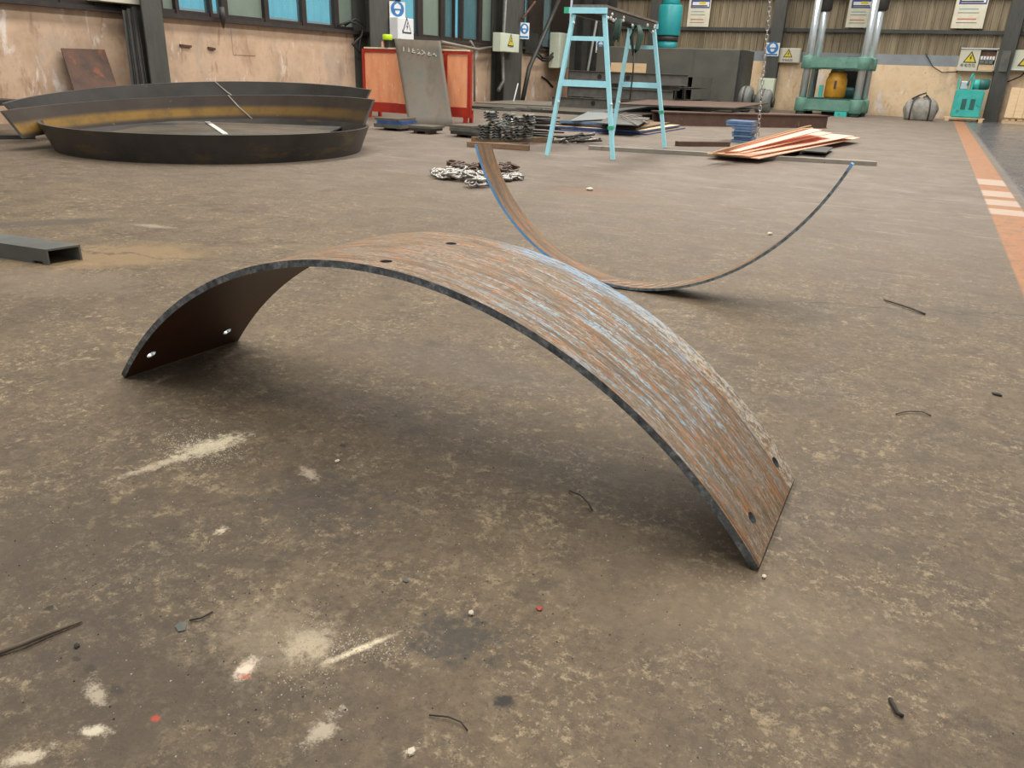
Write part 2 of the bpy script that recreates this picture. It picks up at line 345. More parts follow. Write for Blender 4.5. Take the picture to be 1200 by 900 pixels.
MT['hero'] = rusty_plate('scraped_rusty_plate', 2.1)
MT['strip'] = rusty_plate('rusty_strip', 2.2, False)
MT['hero_under'] = mat('shaded_underside_rust', (.03, .012, .006), (.07, .026, .01), 3, .5, .1, spot=(.02, .012, .01), spot_scale=6, spot_thr=.6, streak=(1, .5, 1))  # rust of the underside, its colour darkened to carry the shade there
g = NG('sawn_steel_edge'); o = g.obj
col = g.ramp(g.noise(o, 45, 5, .7), [(.35, (.06, .07, .08)), (.52, (.15, .17, .185)), (.7, (.36, .39, .41))])
g.bump(g.noise(o, 90, 3), .3, .002)
MT['hero_edge'] = g.done(col, .42, .45)
g = NG('edge_blue_to_grey'); U, W, _ = g.sep(g.uv)
blue = g.ramp(g.noise(g.obj, 14, 4), [(.3, (.1, .33, .68)), (.7, (.2, .45, .78))])
grey = g.ramp(g.noise(g.obj, 60, 4), [(.35, (.07, .09, .095)), (.7, (.25, .3, .32))])
k = g.math('MAXIMUM', g.rng(U, 1.0, .75), g.rng(U, 1.985, 2.0))
MT['strip_edge'] = g.done(g.mix(k, grey, blue), .45, .15)
g = NG('ring_steel'); U, W, _ = g.sep(g.uv)
nz = g.noise(g.obj, 2.5, 5, .65)
c = g.ramp(nz, [(.3, (.022, .016, .012)), (.7, (.045, .033, .024))])
hb = g.math('MULTIPLY', g.math('MULTIPLY', g.rng(W, .06, .25), g.rng(W, .62, .4)), g.rng(U, 1.1, .35, .2, 1))
c = g.mix(g.math('MULTIPLY', hb, g.rng(g.noise(g.obj, 5, 5, .7), .25, .6, .55, 1)), c, (.2, .11, .018))
c = g.mix(g.rng(g.noise(g.map(g.obj, (1, 1, 2)), 4, 5, .8, 1), .66, .72), c, (.2, .2, .19))
g.b.inputs['Specular IOR Level'].default_value = .25
MT['ring'] = g.done(c, .62, 0)
MT['ring_dark'] = mat('ring_steel_dark', (.018, .016, .014), (.034, .03, .027), 3, .6, 0, spot=(.15, .15, .15), spot_scale=5, spot_thr=.68)
g = NG('ring_steel_low'); c = g.ramp(g.noise(g.obj, 2.5, 5, .65), [(.3, (.028, .026, .025)), (.7, (.06, .053, .046))])
c = g.mix(g.math('MULTIPLY', g.rng(g.noise(g.map(g.obj, (1, 1, 3)), 2.2, 5, .7), .55, .68), .5), c, (.13, .085, .03))
c = g.mix(g.blob(-5.45, 4.62, .14, .14, 0, .7, .5, g.noise(g.obj, 14, 5, .8)), c, (.3, .3, .29))
g.b.inputs['Specular IOR Level'].default_value = .35
MT['ring_low'] = g.done(c, .42, 0)
MT['ring_dark'].node_tree.nodes['Principled BSDF'].inputs['Specular IOR Level'].default_value = .25
MT['tank'].node_tree.nodes['Principled BSDF'].inputs['Specular IOR Level'].default_value = .3
MT['ring_top'] = mat('ring_rim_steel', (.09, .088, .085), (.15, .145, .14), 6, .4, .3)

# ------------------------------------------------------------------ mesh helpers
class MB:
    def __init__(s): s.bm = bmesh.new(); s.uv = s.bm.loops.layers.uv.new('UVMap')
    def face(s, vs, mi=0, smooth=False, uvs=None):
        try: f = s.bm.faces.new(vs)
        except ValueError: return None
        f.material_index = mi; f.smooth = smooth
        if uvs:
            for l, u in zip(f.loops, uvs): l[s.uv].uv = u
        return f
    def hexa(s, P, mi=0):
        v = [s.bm.verts.new(q) for q in P]
        for f in ((3, 2, 1, 0), (4, 5, 6, 7), (0, 1, 5, 4), (1, 2, 6, 5), (2, 3, 7, 6), (3, 0, 4, 7)): s.face([v[i] for i in f], mi)
        return s
    def box(s, c, size, rz=0, R=None, mi=0):
        R = R or Matrix.Rotation(rz, 3, 'Z'); c = V(c); a, b, h = size[0]/2, size[1]/2, size[2]/2
        return s.hexa([c+R@V(q) for q in ((-a, -b, -h), (a, -b, -h), (a, b, -h), (-a, b, -h), (-a, -b, h), (a, -b, h), (a, b, h), (-a, b, h))], mi)
    def bar(s, p0, p1, w, h, side=None, mi=0):
        p0, p1 = V(p0), V(p1); d = (p1-p0).normalized(); sd = V(side) if side else V((0, 0, 1)).cross(d)
        if sd.length < 1e-4: sd = V((1, 0, 0))
        sd = (sd - d*sd.dot(d)).normalized(); u = d.cross(sd); a, b = w/2, h/2
        P = [p0-sd*a-u*b, p0+sd*a-u*b, p0+sd*a+u*b, p0-sd*a+u*b]
        return s.hexa(P+[q+(p1-p0) for q in P], mi)
    def prism(s, poly, z0, z1, M=None, mi=0):
        M = M or Matrix.Identity(4); n = len(poly)
        a = [s.bm.verts.new(M@V((x, y, z0))) for x, y in poly]; b = [s.bm.verts.new(M@V((x, y, z1))) for x, y in poly]
        s.face(a[::-1], mi); s.face(b, mi)
        for i in range(n): s.face([a[i], a[(i+1) % n], b[(i+1) % n], b[i]], mi)
        return s
    def tube(s, pts, r, n=8, closed=False, mi=0):
        pts = [V(q) for q in pts]; rings = []; prev = None; m = len(pts)
        for i, q in enumerate(pts):
            a = pts[(i-1) % m] if (closed or i) else q; b = pts[(i+1) % m] if (closed or i < m-1) else q
            d = (b-a).normalized(); x = prev or (V((0, 0, 1)) if abs(d.z) < .9 else V((1, 0, 0)))
            x = (x-d*x.dot(d)).normalized(); prev = x; y = d.cross(x); rr = r[i] if isinstance(r, (list, tuple)) else r
            rings.append([s.bm.verts.new(q+(x*math.cos(2*PI*k/n)+y*math.sin(2*PI*k/n))*rr) for k in range(n)])
        for i in range(m if closed else m-1):
            A, B = rings[i], rings[(i+1) % m]
            for k in range(n): s.face([A[k], A[(k+1) % n], B[(k+1) % n], B[k]], mi, True)
        if not closed: s.face(rings[0][::-1], mi); s.face(rings[-1], mi)
        return s
    def lathe(s, prof, n=24, M=None, mi=0):
        M = M or Matrix.Identity(4)
        R = [[s.bm.verts.new(M@V((r*math.cos(2*PI*k/n), r*math.sin(2*PI*k/n), z))) for k in range(n)] for r, z in prof]
        for A, B in zip(R, R[1:]):
            for k in range(n): s.face([A[k], A[(k+1) % n], B[(k+1) % n], B[k]], mi, True)
        s.face(R[0][::-1], mi); s.face(R[-1], mi)
        return s
    def bevel(s, w, seg=1):
        bmesh.ops.bevel(s.bm, geom=[e for e in s.bm.edges], offset=w, segments=seg, affect='EDGES', clamp_overlap=True); return s
    def build(s, name, mats, parent=None, origin=None):
        bmesh.ops.recalc_face_normals(s.bm, faces=s.bm.faces)
        if origin is not None: bmesh.ops.translate(s.bm, vec=-V(origin), verts=s.bm.verts)
        me = bpy.data.meshes.new(name); s.bm.to_mesh(me); s.bm.free()
        for mm in (mats if isinstance(mats, (list, tuple)) else [mats]): me.materials.append(MT[mm] if isinstance(mm, str) else mm)
        o = bpy.data.objects.new(name, me); sc.collection.objects.link(o)
        if origin is not None: o.location = V(origin)
        if parent: o.parent = parent
        return o
def empty(name, loc=(0, 0, 0), rz=0):
    o = bpy.data.objects.new(name, None); sc.collection.objects.link(o); o.location = loc; o.rotation_euler = (0, 0, rz)
    o.empty_display_size = .1; return o
def tag(o, label, cat, group=None):
    o['label'] = label; o['category'] = cat
    if group: o['group'] = group
    return o
def struct(o): o['kind'] = 'structure'; return o
def rel(o, q): return V(q)-o.location

# ================================================================== SETTING
XW, YW = -10.0, 25.2
XE, YS = 7.0, -5.0
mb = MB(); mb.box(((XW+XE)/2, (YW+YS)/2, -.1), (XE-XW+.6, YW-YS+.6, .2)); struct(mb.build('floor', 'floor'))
# roof with the two long openings for the roof lights
mb = MB()
for x0, x1 in ((XW-.3, -7.1), (-5.3, -1.2), (.8, XE)):
    mb.box(((x0+x1)/2, 10.2, 7.9), (x1-x0, 31, .1))
struct(mb.build('ceiling', 'roof'))
# ---- left wall: plaster dado, sill, windows, steel columns
SZ = 1.36
wall = struct(MB().box((XW-.12, 10.1, SZ/2), (.24, 30.6, SZ)).build('wall_left', 'plaster_left'))
for y0, y1, z0, z1, t in ((onx(270, 30, XW).y, onx(299, 60, XW).y, .9, 1.28, .008), (onx(95, 60, XW).y, onx(132, 60, XW).y, .2, .75, .006)):
    MB().box((XW+t/2, (y0+y1)/2, (z0+z1)/2), (t, y1-y0, z1-z0)).build('patch', 'plaster_left', wall)
struct(MB().box((XW-.06, 10.1, SZ+.03), (.34, 30.6, .06)).build('trim_1', 'sill'))
struct(MB().box((XW-.12, 10.1, 5.4), (.24, 30.6, 5)).build('wall_left', 'cladding'))
def LY(x, y=6): return onx(x, y, XW).y
WZ0, WZ1 = SZ+.06, 2.9
winn = [0]
def window(x0, x1, posts, panes, zb=WZ0):
    """posts: photo columns of mullions; panes: list of (x0, x1, material)"""
    winn[0] += 1
    w0 = empty('window_%d' % winn[0], (XW, LY(x0), zb)); struct(w0); w0.name = 'window_%d' % winn[0]
    f = MB()
    y0, y1 = LY(x0), LY(x1)
    f.box((XW-.05, (y0+y1)/2, zb+.03), (.1, y1-y0, .06)); f.box((XW-.05, (y0+y1)/2, WZ1-.03), (.1, y1-y0, .06))
    for a, b in posts:
        ya, yb = LY(a), LY(b); f.box((XW-.045, (ya+yb)/2, (zb+WZ1)/2), (.12, max(.035, yb-ya), WZ1-zb))
    fr = f.build('window_frame', 'frame_brown', w0, w0.location); fr.location = (0, 0, 0)
    for a, b, mt in panes:
        ya, yb = LY(a), LY(b)
        q = MB().box((XW-.06, (ya+yb)/2, (zb+WZ1)/2), (.012, yb-ya, WZ1-zb-.1)).build('pane', mt, w0, w0.location); q.location = (0, 0, 0)
window(20, 167, [(20, 24), (70, 74), (110, 113), (160, 167)], [(24, 70, 'glass_dusty'), (74, 110, 'glass_dusty'), (113, 160, 'glass_dusty')])
window(188, 263, [(188, 190), (205, 209), (245, 248), (259, 266)], [(190, 205, 'glass_dusty'), (209, 245, 'glass_clear'), (248, 259, 'glass_clear')])
window(264, 428, [(309, 314), (353, 358), (391, 396), (424, 428)], [(266, 309, 'glass_dusty'), (314, 353, 'glass_clear'), (358, 391, 'glass_clear'), (396, 424, 'glass_dusty')])
window(467, 520, [(467, 469), (489, 495), (516, 521)], [(469, 489, 'glass_clear'), (495, 516, 'glass_dusty')])
window(521, 582, [(532, 533), (541, 543), (561, 565), (580, 584)], [(521, 532, 'glass_teal'), (543, 561, 'glass_teal'), (565, 580, 'glass_dusty')])
window(612, 668, [(612, 615), (620, 637), (648, 668)], [(615, 620, 'glass_clear'), (637, 648, 'glass_teal')])
# blue ribbed cladding of the shed standing across the lane
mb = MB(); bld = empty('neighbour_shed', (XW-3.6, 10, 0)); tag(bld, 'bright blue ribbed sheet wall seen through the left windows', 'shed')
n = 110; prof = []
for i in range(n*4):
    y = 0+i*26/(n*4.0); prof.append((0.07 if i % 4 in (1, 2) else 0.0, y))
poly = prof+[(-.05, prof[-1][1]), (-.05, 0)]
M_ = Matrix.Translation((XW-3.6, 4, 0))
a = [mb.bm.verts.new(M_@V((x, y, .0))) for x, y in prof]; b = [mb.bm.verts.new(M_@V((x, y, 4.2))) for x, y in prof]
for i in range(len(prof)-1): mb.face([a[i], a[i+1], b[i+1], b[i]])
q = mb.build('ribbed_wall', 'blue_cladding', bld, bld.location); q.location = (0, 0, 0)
q = MB().box((XW-3.49, 15, 1.72), (.05, 26, .05)).build('rail', 'sign_white', bld, bld.location); q.location = (0, 0, 0)

def column(name, X, y0, y1, depth, label, face=.3):
    """H section standing against the left wall, flange to the hall"""
    c = empty(name, (X, (y0+y1)/2, 0)); struct(c)
    yc = (y0+y1)/2
    MB().box((X-.012, yc, 3.5), (.024, y1-y0, 7)).build('flange', 'col_steel', c, c.location).location = (0, 0, 0)
    MB().box(((X+XW)/2, yc, 3.5), (abs(X-XW)-.024, .03, 7)).build('web', 'col_steel', c, c.location).location = (0, 0, 0)
    MB().box((XW+.012, yc, 3.5), (.024, y1-y0, 7)).build('flange', 'col_steel', c, c.location).location = (0, 0, 0)
    return c
CX = XW+.4
def CY(x, y): return onx(x, y, CX).y
c1 = column('steel_column', CX, CY(169, 30), CY(192, 30), .4, '')
c2 = column('steel_column', CX, CY(434, 30), CY(464, 30), .4, '')
c3 = column('steel_column', CX, CY(592, 60), CY(612, 60), .4, '')
# the dark return beside column one and the angles leaning in it
struct(MB().box((XW+.12, (onx(146, 30, XW).y+onx(170, 30, XW).y)/2, 1.9), (.2, onx(170, 30, XW).y-onx(146, 30, XW).y, 3.8)).build('trim_2', 'col_steel'))
for i, (xb, xt) in enumerate(((157, 145), (163.5, 150.5), (170, 156))):
    a = onx(xb, 105, XW+.42); b = onx(xt, 12-2*i, XW+.26); a2 = a+(a-b)*((a.z)/(b.z-a.z)); a2.z = 0.0
    L = MB(); L.bar(a2, b, .05, .006, (0, 1, 0)); L.bar(a2+V((0, .022, 0)), b+V((0, .022, 0)), .006, .05, (0, 1, 0))
    tag(L.build('steel_angle', 'dark_steel', None, a2), ['leftmost dark steel angle leaning beside the first left wall column', 'middle dark steel angle leaning beside the first left wall column', 'dark steel angle leaning closest to the first left wall column'][i], 'angle bar', 'steel angles leaning by the column')
# columns two's dark side board and column three's duct
struct(MB().box((XW+.16, (LY(428, 30)+LY(442, 30))/2, 1.9), (.28, LY(442, 30)-LY(428, 30), 3.8)).build('trim_3', 'col_steel'))
struct(MB().box((XW+.13, (LY(583, 30)+LY(592, 30))/2, 1.9), (.24, (LY(592, 30)-LY(583, 30)), 3.8)).build('trim_4', 'dark_steel'))

# ---- back wall
wb = struct(MB().box(((XW+XE)/2, YW+.12, .66), (XE-XW+.5, .24, 1.32)).build('wall_back', 'plaster_back'))
struct(MB().box(((XW+XE)/2, YW+.1, 1.455), (XE-XW+.5, .2, .27)).build('trim_5', 'galv'))
wc = empty('wall_back_cladding', (0, YW+.1, 0)); struct(wc); wc.name = 'wall_back'
def ribsheet(x0, x1, z0, z1, dy):
    mb = MB(); pts = []; x = x0
    pitch = .19
    k = int(round((x1-x0)/pitch)); pitch = (x1-x0)/k
    for i in range(k):
        s_ = x0+i*pitch
        pts += [(s_, 0), (s_+pitch*.72, 0), (s_+pitch*.78, -.045), (s_+pitch*.94, -.045)]
    pts.append((x1, 0))
    a = [mb.bm.verts.new((x, YW+.06+y+dy, z0)) for x, y in pts]; b = [mb.bm.verts.new((x, YW+.06+y+dy, z1)) for x, y in pts]
    for i in range(len(pts)-1): mb.face([a[i], a[i+1], b[i+1], b[i]])
    q = mb.build('wall_sheet', 'cladding', wc, wc.location); q.location = (0, 0, 0); return q
x = XW
i = 0
while x < XE:
    for z0, z1, dy in ((1.56, 2.2, .0), (2.14, 3.5, .012)): ribsheet(x, x+.95, z0, z1, dy+(.005 if i % 2 else 0))
    x += .945; i += 1
struct(MB().box(((XW+XE)/2, YW+.14, 5.5), (XE-XW+.5, .1, 4.1)).build('wall_back', 'cladding'))
for k, z in enumerate((2.16, 3.02)):
    struct(MB().box(((XW+XE)/2, YW-.02, z), (XE-XW+.3, .1, .09)).build('trim_%d' % (6+k), 'purlin'))
def bcolumn(X, wd=.3):
    c = empty('steel_column', (X, YW-.2, 0)); struct(c)
    for o_ in (MB().box((X, YW-.3, 3.6), (wd, .024, 7.2)).build('flange', 'col_steel', c, c.location),
               MB().box((X, YW-.17, 3.6), (.02, .24, 7.2)).build('web', 'col_steel', c, c.location),
               MB().box((X, YW-.03, 3.6), (wd, .024, 7.2)).build('flange', 'col_steel', c, c.location)): o_.location = (0, 0, 0)
for X in (-7.55, -3.95, 1.85, 6.6): bcolumn(X, .34)
# right and rear sides of the hall stay open between columns, a low wall on the right
struct(MB().box((XE+.1, 10.2, .55), (.2, 31, 1.1)).build('wall_right', 'plaster_back'))

# ================================================================== HERO: bent plate
L1, R1 = V((-1.871, 1.336, 0)), V((-.083, 1.282, 0))
d = (R1-L1).normalized(); n = V((-d.y, d.x, 0))
def curved_plate(name, origin, d, n, R, t0, t1, W, T, zc, holes, inward_up, mats, lean=0.0, ns=96, nw=14, skew=0.0):
    """strip on a circle of radius R in the (d, z) plane; holes = (angle, w, r); T goes towards inside"""
    mb = MB(); sgn = -1 if inward_up else 1
    def P(t, w_, r):
        k = (t-t0)/(t1-t0); ww = w_
        q = origin + d*(r*math.sin(t)+skew*(1-k)*(w_/W)) + V((0, 0, zc+sgn*r*math.cos(t)))
        hgt = q.z
        return q + n*(ww - lean*hgt*0) + n*(-lean)*(hgt) + V((0, 0, lean*ww))
    # breakpoints along t and w so every hole sits in its own cell
    ts = [t0+(t1-t0)*i/ns for i in range(ns+1)]; ws = [W*i/nw for i in range(nw+1)]
    cells = {}
    def ins(arr, a, b):
        arr[:] = sorted([x for x in arr if x <= a-1e-3*0 and x < a-1e-4 or x > b+1e-4]+[a, b])
    for ht, hw, hr in holes:
        c = hr*1.45; ins(ts, ht-c/R, ht+c/R)
    wcols = sorted(set(round(h[1], 3) for h in holes)); merged = []
    for w_ in wcols:
        if merged and w_-merged[-1][-1] < .05: merged[-1].append(w_)
        else: merged.append([w_])
    for grp in merged:
        hr = holes[0][2]; ins(ws, min(grp)-hr*1.45, max(grp)+hr*1.45)
    grid = {}
    def gv(i, j, s):
        if (i, j, s) not in grid: grid[(i, j, s)] = mb.bm.verts.new(P(ts[i], ws[j], R if s == 0 else R-T))
        return grid[(i, j, s)]
    def uvof(t, w_): return (R*(t-t0), w_)
    for i in range(len(ts)-1):
        for j in range(len(ws)-1):
            tm, wm = (ts[i]+ts[i+1])/2, (ws[j]+ws[j+1])/2
            hole = None
            for h in holes:
                if ts[i] < h[0] < ts[i+1] and ws[j] < h[1] < ws[j+1]: hole = h
            if hole is None:
                for s in (0, 1):
                    mb.face([gv(i, j, s), gv(i+1, j, s), gv(i+1, j+1, s), gv(i, j+1, s)], s, True,
                            [uvof(ts[i], ws[j]), uvof(ts[i+1], ws[j]), uvof(ts[i+1], ws[j+1]), uvof(ts[i], ws[j+1])])
            else:
                N = 16; rings = []
                for s in (0, 1):
                    ring = [mb.bm.verts.new(P(hole[0]+hole[2]/R*math.cos(2*PI*(k+.0)/N-3*PI/4), hole[1]+hole[2]*math.sin(2*PI*k/N-3*PI/4), R if s == 0 else R-T)) for k in range(N)]
                    rings.append(ring)
                    uvr = [uvof(hole[0]+hole[2]/R*math.cos(2*PI*k/N-3*PI/4), hole[1]+hole[2]*math.sin(2*PI*k/N-3*PI/4)) for k in range(N)]
                    cor = [(i, j), (i+1, j), (i+1, j+1), (i, j+1)]
                    for c in range(4):
                        A, B = cor[c], cor[(c+1) % 4]; seg = [(4*c+k) % N for k in range(5)]
                        mb.face([gv(*A, s), gv(*B, s)]+[ring[k] for k in reversed(seg)], s, True,
                                [uvof(ts[A[0]], ws[A[1]]), uvof(ts[B[0]], ws[B[1]])]+[uvr[k] for k in reversed(seg)])
                for k in range(N): mb.face([rings[0][k], rings[0][(k+1) % N], rings[1][(k+1) % N], rings[1][k]], 3 if hole[0] < -.2 else 2, True)  # left hole walls lighter in colour, imitating light showing through
    nt, nj = len(ts)-1, len(ws)-1
    for i in range(nt):
        for j in (0, nj):
            mb.face([gv(i, j, 0), gv(i+1, j, 0), gv(i+1, j, 1), gv(i, j, 1)], 2, True, [(R*(ts[i]-t0), 0), (R*(ts[i+1]-t0), 0), (R*(ts[i+1]-t0), .01), (R*(ts[i]-t0), .01)])
    for j in range(nj):
        for i in (0, nt): mb.face([gv(i, j, 0), gv(i, j+1, 0), gv(i, j+1, 1), gv(i, j, 1)], 2, True, [(R*(ts[i]-t0), 0)]*4)
    # crisp arrises: split smoothing where materials meet
    for e in mb.bm.edges:
        if len(e.link_faces) == 2 and e.link_faces[0].material_index != e.link_faces[1].material_index: e.smooth = False
    return mb.build(name, mats, None, origin)
a53 = rad(53.1)
hr = .0135
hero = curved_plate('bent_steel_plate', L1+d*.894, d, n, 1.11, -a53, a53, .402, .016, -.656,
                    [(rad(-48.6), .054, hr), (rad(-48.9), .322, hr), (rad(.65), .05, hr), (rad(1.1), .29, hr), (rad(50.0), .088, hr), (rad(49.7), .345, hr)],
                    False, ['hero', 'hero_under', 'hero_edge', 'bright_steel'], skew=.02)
tag(hero, 'large rusty steel plate bent into an arch with bolt holes, standing in the foreground', 'steel plate')
# second, narrower strip rocking on its back: curvature tightens towards the bottom
az = .0343; d2 = V((math.cos(az), math.sin(az), 0)); n2 = V((-d2.y, d2.x, 0)); tw = -.0571
SB = V((-.9526, 3.0593, 0)); C0, C1, C2, SL, SR, SW, ST = 1.2913, -.112, -.2724, .9736, 1.0361, .15, .011
N2 = n2*math.cos(tw)+V((0, 0, math.sin(tw))); Z2 = V((0, 0, math.cos(tw)))-n2*math.sin(tw)
NS = 110; prof = []; x = z = 0.0; ds = (SL+SR)/NS
th_ = lambda q: C0*q+C1*q*q/2+C2*q**3/3
for i in range(NS+1):
    q = -SL+i*ds; prof.append([x, z, th_(q)])
    a = (th_(q)+th_(q+ds))/2; x += math.cos(a)*ds; z += math.sin(a)*ds
i0 = min(range(NS+1), key=lambda i: abs(-SL+i*ds)); x0 = prof[i0][0]; z0 = min(q[1] for q in prof)
def SP(i, w_, inn):
    x, z, a = prof[i]; x -= x0; z -= z0
    x += -math.sin(a)*inn; z += math.cos(a)*inn
    return SB+d2*x+Z2*(z+.004)+N2*w_
mb = MB(); rows = []
for i in range(NS+1):
    rows.append([mb.bm.verts.new(SP(i, w_, 0)) for w_ in (0, .05, .1, .15)]+[mb.bm.verts.new(SP(i, w_, ST)) for w_ in (0, .05, .1, .15)])
for i in range(NS):
    A, B = rows[i], rows[i+1]; u0_, u1_ = i*ds, (i+1)*ds
    for k in range(3):
        w0_, w1_ = .05*k, .05*(k+1)
        mb.face([A[k], B[k], B[k+1], A[k+1]], 0, True, [(u0_, w0_), (u1_, w0_), (u1_, w1_), (u0_, w1_)])
        mb.face([A[k+4], B[k+4], B[k+5], A[k+5]], 1, True, [(u0_, w0_), (u1_, w0_), (u1_, w1_), (u0_, w1_)])
    for k in (0, 3): mb.face([A[k], B[k], B[k+4], A[k+4]], 2, False, [(u0_, 0), (u1_, 0), (u1_, .01), (u0_, .01)])
for k in range(3):
    mb.face([rows[0][k], rows[0][k+1], rows[0][k+5], rows[0][k+4]], 2, False, [(0, 0)]*4); mb.face([rows[-1][k], rows[-1][k+1], rows[-1][k+5], rows[-1][k+4]], 2, False, [(2.01, 0)]*4)
for e in mb.bm.edges:
    if len(e.link_faces) == 2 and e.link_faces[0].material_index != e.link_faces[1].material_index: e.smooth = False
strip = mb.build('bent_steel_strip', ['hero_under', 'strip', 'strip_edge'], None, SB)
tag(strip, 'narrow curved steel strip with blue edge, rocking upward behind the large arch', 'steel strip')
mb = MB()
for k in range(7):
    i = i0-6+k*3
    v = [mb.bm.verts.new(SP(a_, b_, ST+.0008)) for a_, b_ in ((i, .015), (i, .02), (i+3, .105), (i+3, .1))]; mb.face(v)
ck_ = mb.build('chalk_mark', 'blob_white', strip, strip.location); ck_.location = (0, 0, 0); ck_['label'] = 'pale chalk ticks'

# ================================================================== RINGS
def flared_arc(name, c, R_top, R_bot, h, a0, a1, sa, sb, label, T=.028, lip=.04, N=110, full=False, dz=0, mt='ring'):
    phi = math.atan2(6.6, -7.0); e1 = V((math.cos(phi), math.sin(phi), 0)); e2 = V((e1.y, -e1.x, 0))
    nn = (-e2*sa - e1*sb + V((0, 0, 1))).normalized()
    c = V(c); root = empty(name, c); tag(root, label, 'steel ring', 'curved steel ring segments stacked on the floor')
    def P(a, r, z):
        u, v_ = r*math.sin(a), r*math.cos(a); return e2*u+e1*v_+V((0, 0, sa*u+sb*v_))+nn*z
    # section: web flaring outwards, top lip turned out
    sec = [(R_bot, 0), (R_top, h), (R_top-T, h), (R_bot-T, 0)]
    mb = MB(); rows = []
    for i in range(N+(0 if full else 1)):
        a = a0+(a1-a0)*i/N; rows.append([mb.bm.verts.new(P(a, r, z)) for r, z in sec])
    m = len(rows); ln = 0.0
    for i in range(m if full else m-1):
        A, B = rows[i], rows[(i+1) % m]; u0_, u1_ = i/N, (i+1)/N
        for k, (w0_, w1_, mi) in enumerate(((0, 1, 0), (1, 1, 1), (1, 0, 0), (0, 0, 0))):
            mb.face([A[k], B[k], B[(k+1) % 4], A[(k+1) % 4]], mi, k in (0, 2), [(u0_, w0_), (u1_, w0_), (u1_, w1_), (u0_, w1_)])
    if not full: mb.face(rows[0], 1); mb.face(rows[-1][::-1], 1)
    for e in mb.bm.edges:
        if len(e.link_faces) == 2 and e.link_faces[0].material_index != e.link_faces[1].material_index: e.smooth = False
    q = mb.build('ring_wall', [mt, 'ring_top'], root)
    # weld bead at the joint
    w1 = MB().tube([P(a0+(a1-a0)*.58, R_bot+.004-(0), .0)+V((0, 0, 0)), P(a0+(a1-a0)*.555, (R_bot+R_top)/2+.002, h/2), P(a0+(a1-a0)*.535, R_top+.003, h)], .012, 6)
    if not full:
        w1.bm.free(); w1 = MB().tube([P(a0+(a1-a0)*.62, R_bot-T-.004, .0), P(a0+(a1-a0)*.585, (R_bot+R_top)/2-T-.002, h/2), P(a0+(a1-a0)*.56, R_top-T-.003, h)], 0.009, 6)
    (w1.build('weld_bead', 'flat_bar', root) if not full else w1.bm.free())
    return root
flared_arc('steel_ring', (-6.307, 6.004, .0), 1.542, 1.442, .248, 0, 2*PI, 0, 0, 'lowest dark steel ring, a full flared hoop lying flat on the floor', full=True, mt='ring_low')
s_ = .94; ez = lambda x, y, z: (x*s_, y*s_, .85-(.85-z)*s_)
flared_arc('steel_ring', ez(-6.06, 5.609, .135), 1.876*s_, 1.733*s_, .248*s_, -1.22, 1.27, .052, .027, 'middle curved steel segment with yellow-brown heat stain, resting across the lowest ring')
s_ = 1.03
flared_arc('steel_ring', ez(-6.023, 5.755, .43-.2), 1.897*s_, 1.75*s_, .2*s_, -1.33, 1.1, .045, .084, 'topmost dark curved steel segment nested behind the heat stained one', mt='ring_dark')
# grey sheet and white strip lying inside the lowest ring
a = V((-6.1, 6.55, 0)); tag(MB().box((-6.2, 6.15, .165), (1.9, 1.9, .012), .5).build('steel_sheet', 'bright_sheet', None, a), 'pale grey steel sheet lying inside the lowest ring', 'steel sheet')
for k_, (x_, y_) in enumerate(((-6.6, 6.1), (-5.8, 6.2))): tag(MB().box((x_, y_, .08), (.12, .9, .158), .5).build('timber_block', 'timber', None, (x_, y_, 0)), '%s timber block under the sheet inside the lowest ring' % ('left', 'right')[k_], 'block')
q0, q1 = G(243, 143, .18), G(264, 157, .18)
tag(MB().bar(q0, q1, .05, .01).build('white_strip', 'blob_white', None, q0), 'short cream strip lying inside the lowest ring', 'strip')

# dark low bench frame at the far left, behind the rings
bx0, bx1 = onx(-40, 117, -8.6), onx(26, 118, -8.6)
bn = empty('steel_bench', (bx0.x, bx0.y, 0)); tag(bn, 'low dark steel bench frame at the left edge behind the rings', 'bench')
zt = bx1.z
for q, r, nm in (((bx0.x, bx0.y, zt-.02), (bx1.x, bx1.y, zt-.02), 'top_rail'), ((bx0.x-.5, bx0.y, zt-.02), (bx1.x-.5, bx1.y, zt-.02), 'top_rail'), ((bx0.x, bx0.y+.8, zt-.04), (bx0.x, bx0.y+.8, 0), 'leg'), ((bx0.x-.5, bx0.y+.8, zt-.04), (bx0.x-.5, bx0.y+.8, 0), 'leg'), ((bx1.x, bx1.y-.05, zt-.04), (bx1.x, bx1.y-.05, 0), 'leg'), ((bx1.x-.5, bx1.y-.05, zt-.04), (bx1.x-.5, bx1.y-.05, 0), 'leg')):
    MB().bar(q, r, .05, .05).build(nm, 'dark_steel', bn, bn.location).location = (0, 0, 0)
MB().hexa([(bx0.x-.5, bx0.y, zt), (bx0.x, bx0.y, zt), (bx1.x, bx1.y, zt), (bx1.x-.5, bx1.y, zt), (bx0.x-.5, bx0.y, zt+.01), (bx0.x, bx0.y, zt+.01), (bx1.x, bx1.y, zt+.01), (bx1.x-.5, bx1.y, zt+.01)]).build('bench_top', 'dark_steel', bn, bn.location).location = (0, 0, 0)
a, b = G(-30, 163.5), G(42, 163)
tag(MB().bar(a+V((0, 0, .02)), b+V((0, 0, .02)), .04, .04).build('steel_bar', 'dark_steel', None, a), 'thin dark steel bar on the floor at the left edge under the ring end', 'steel bar')

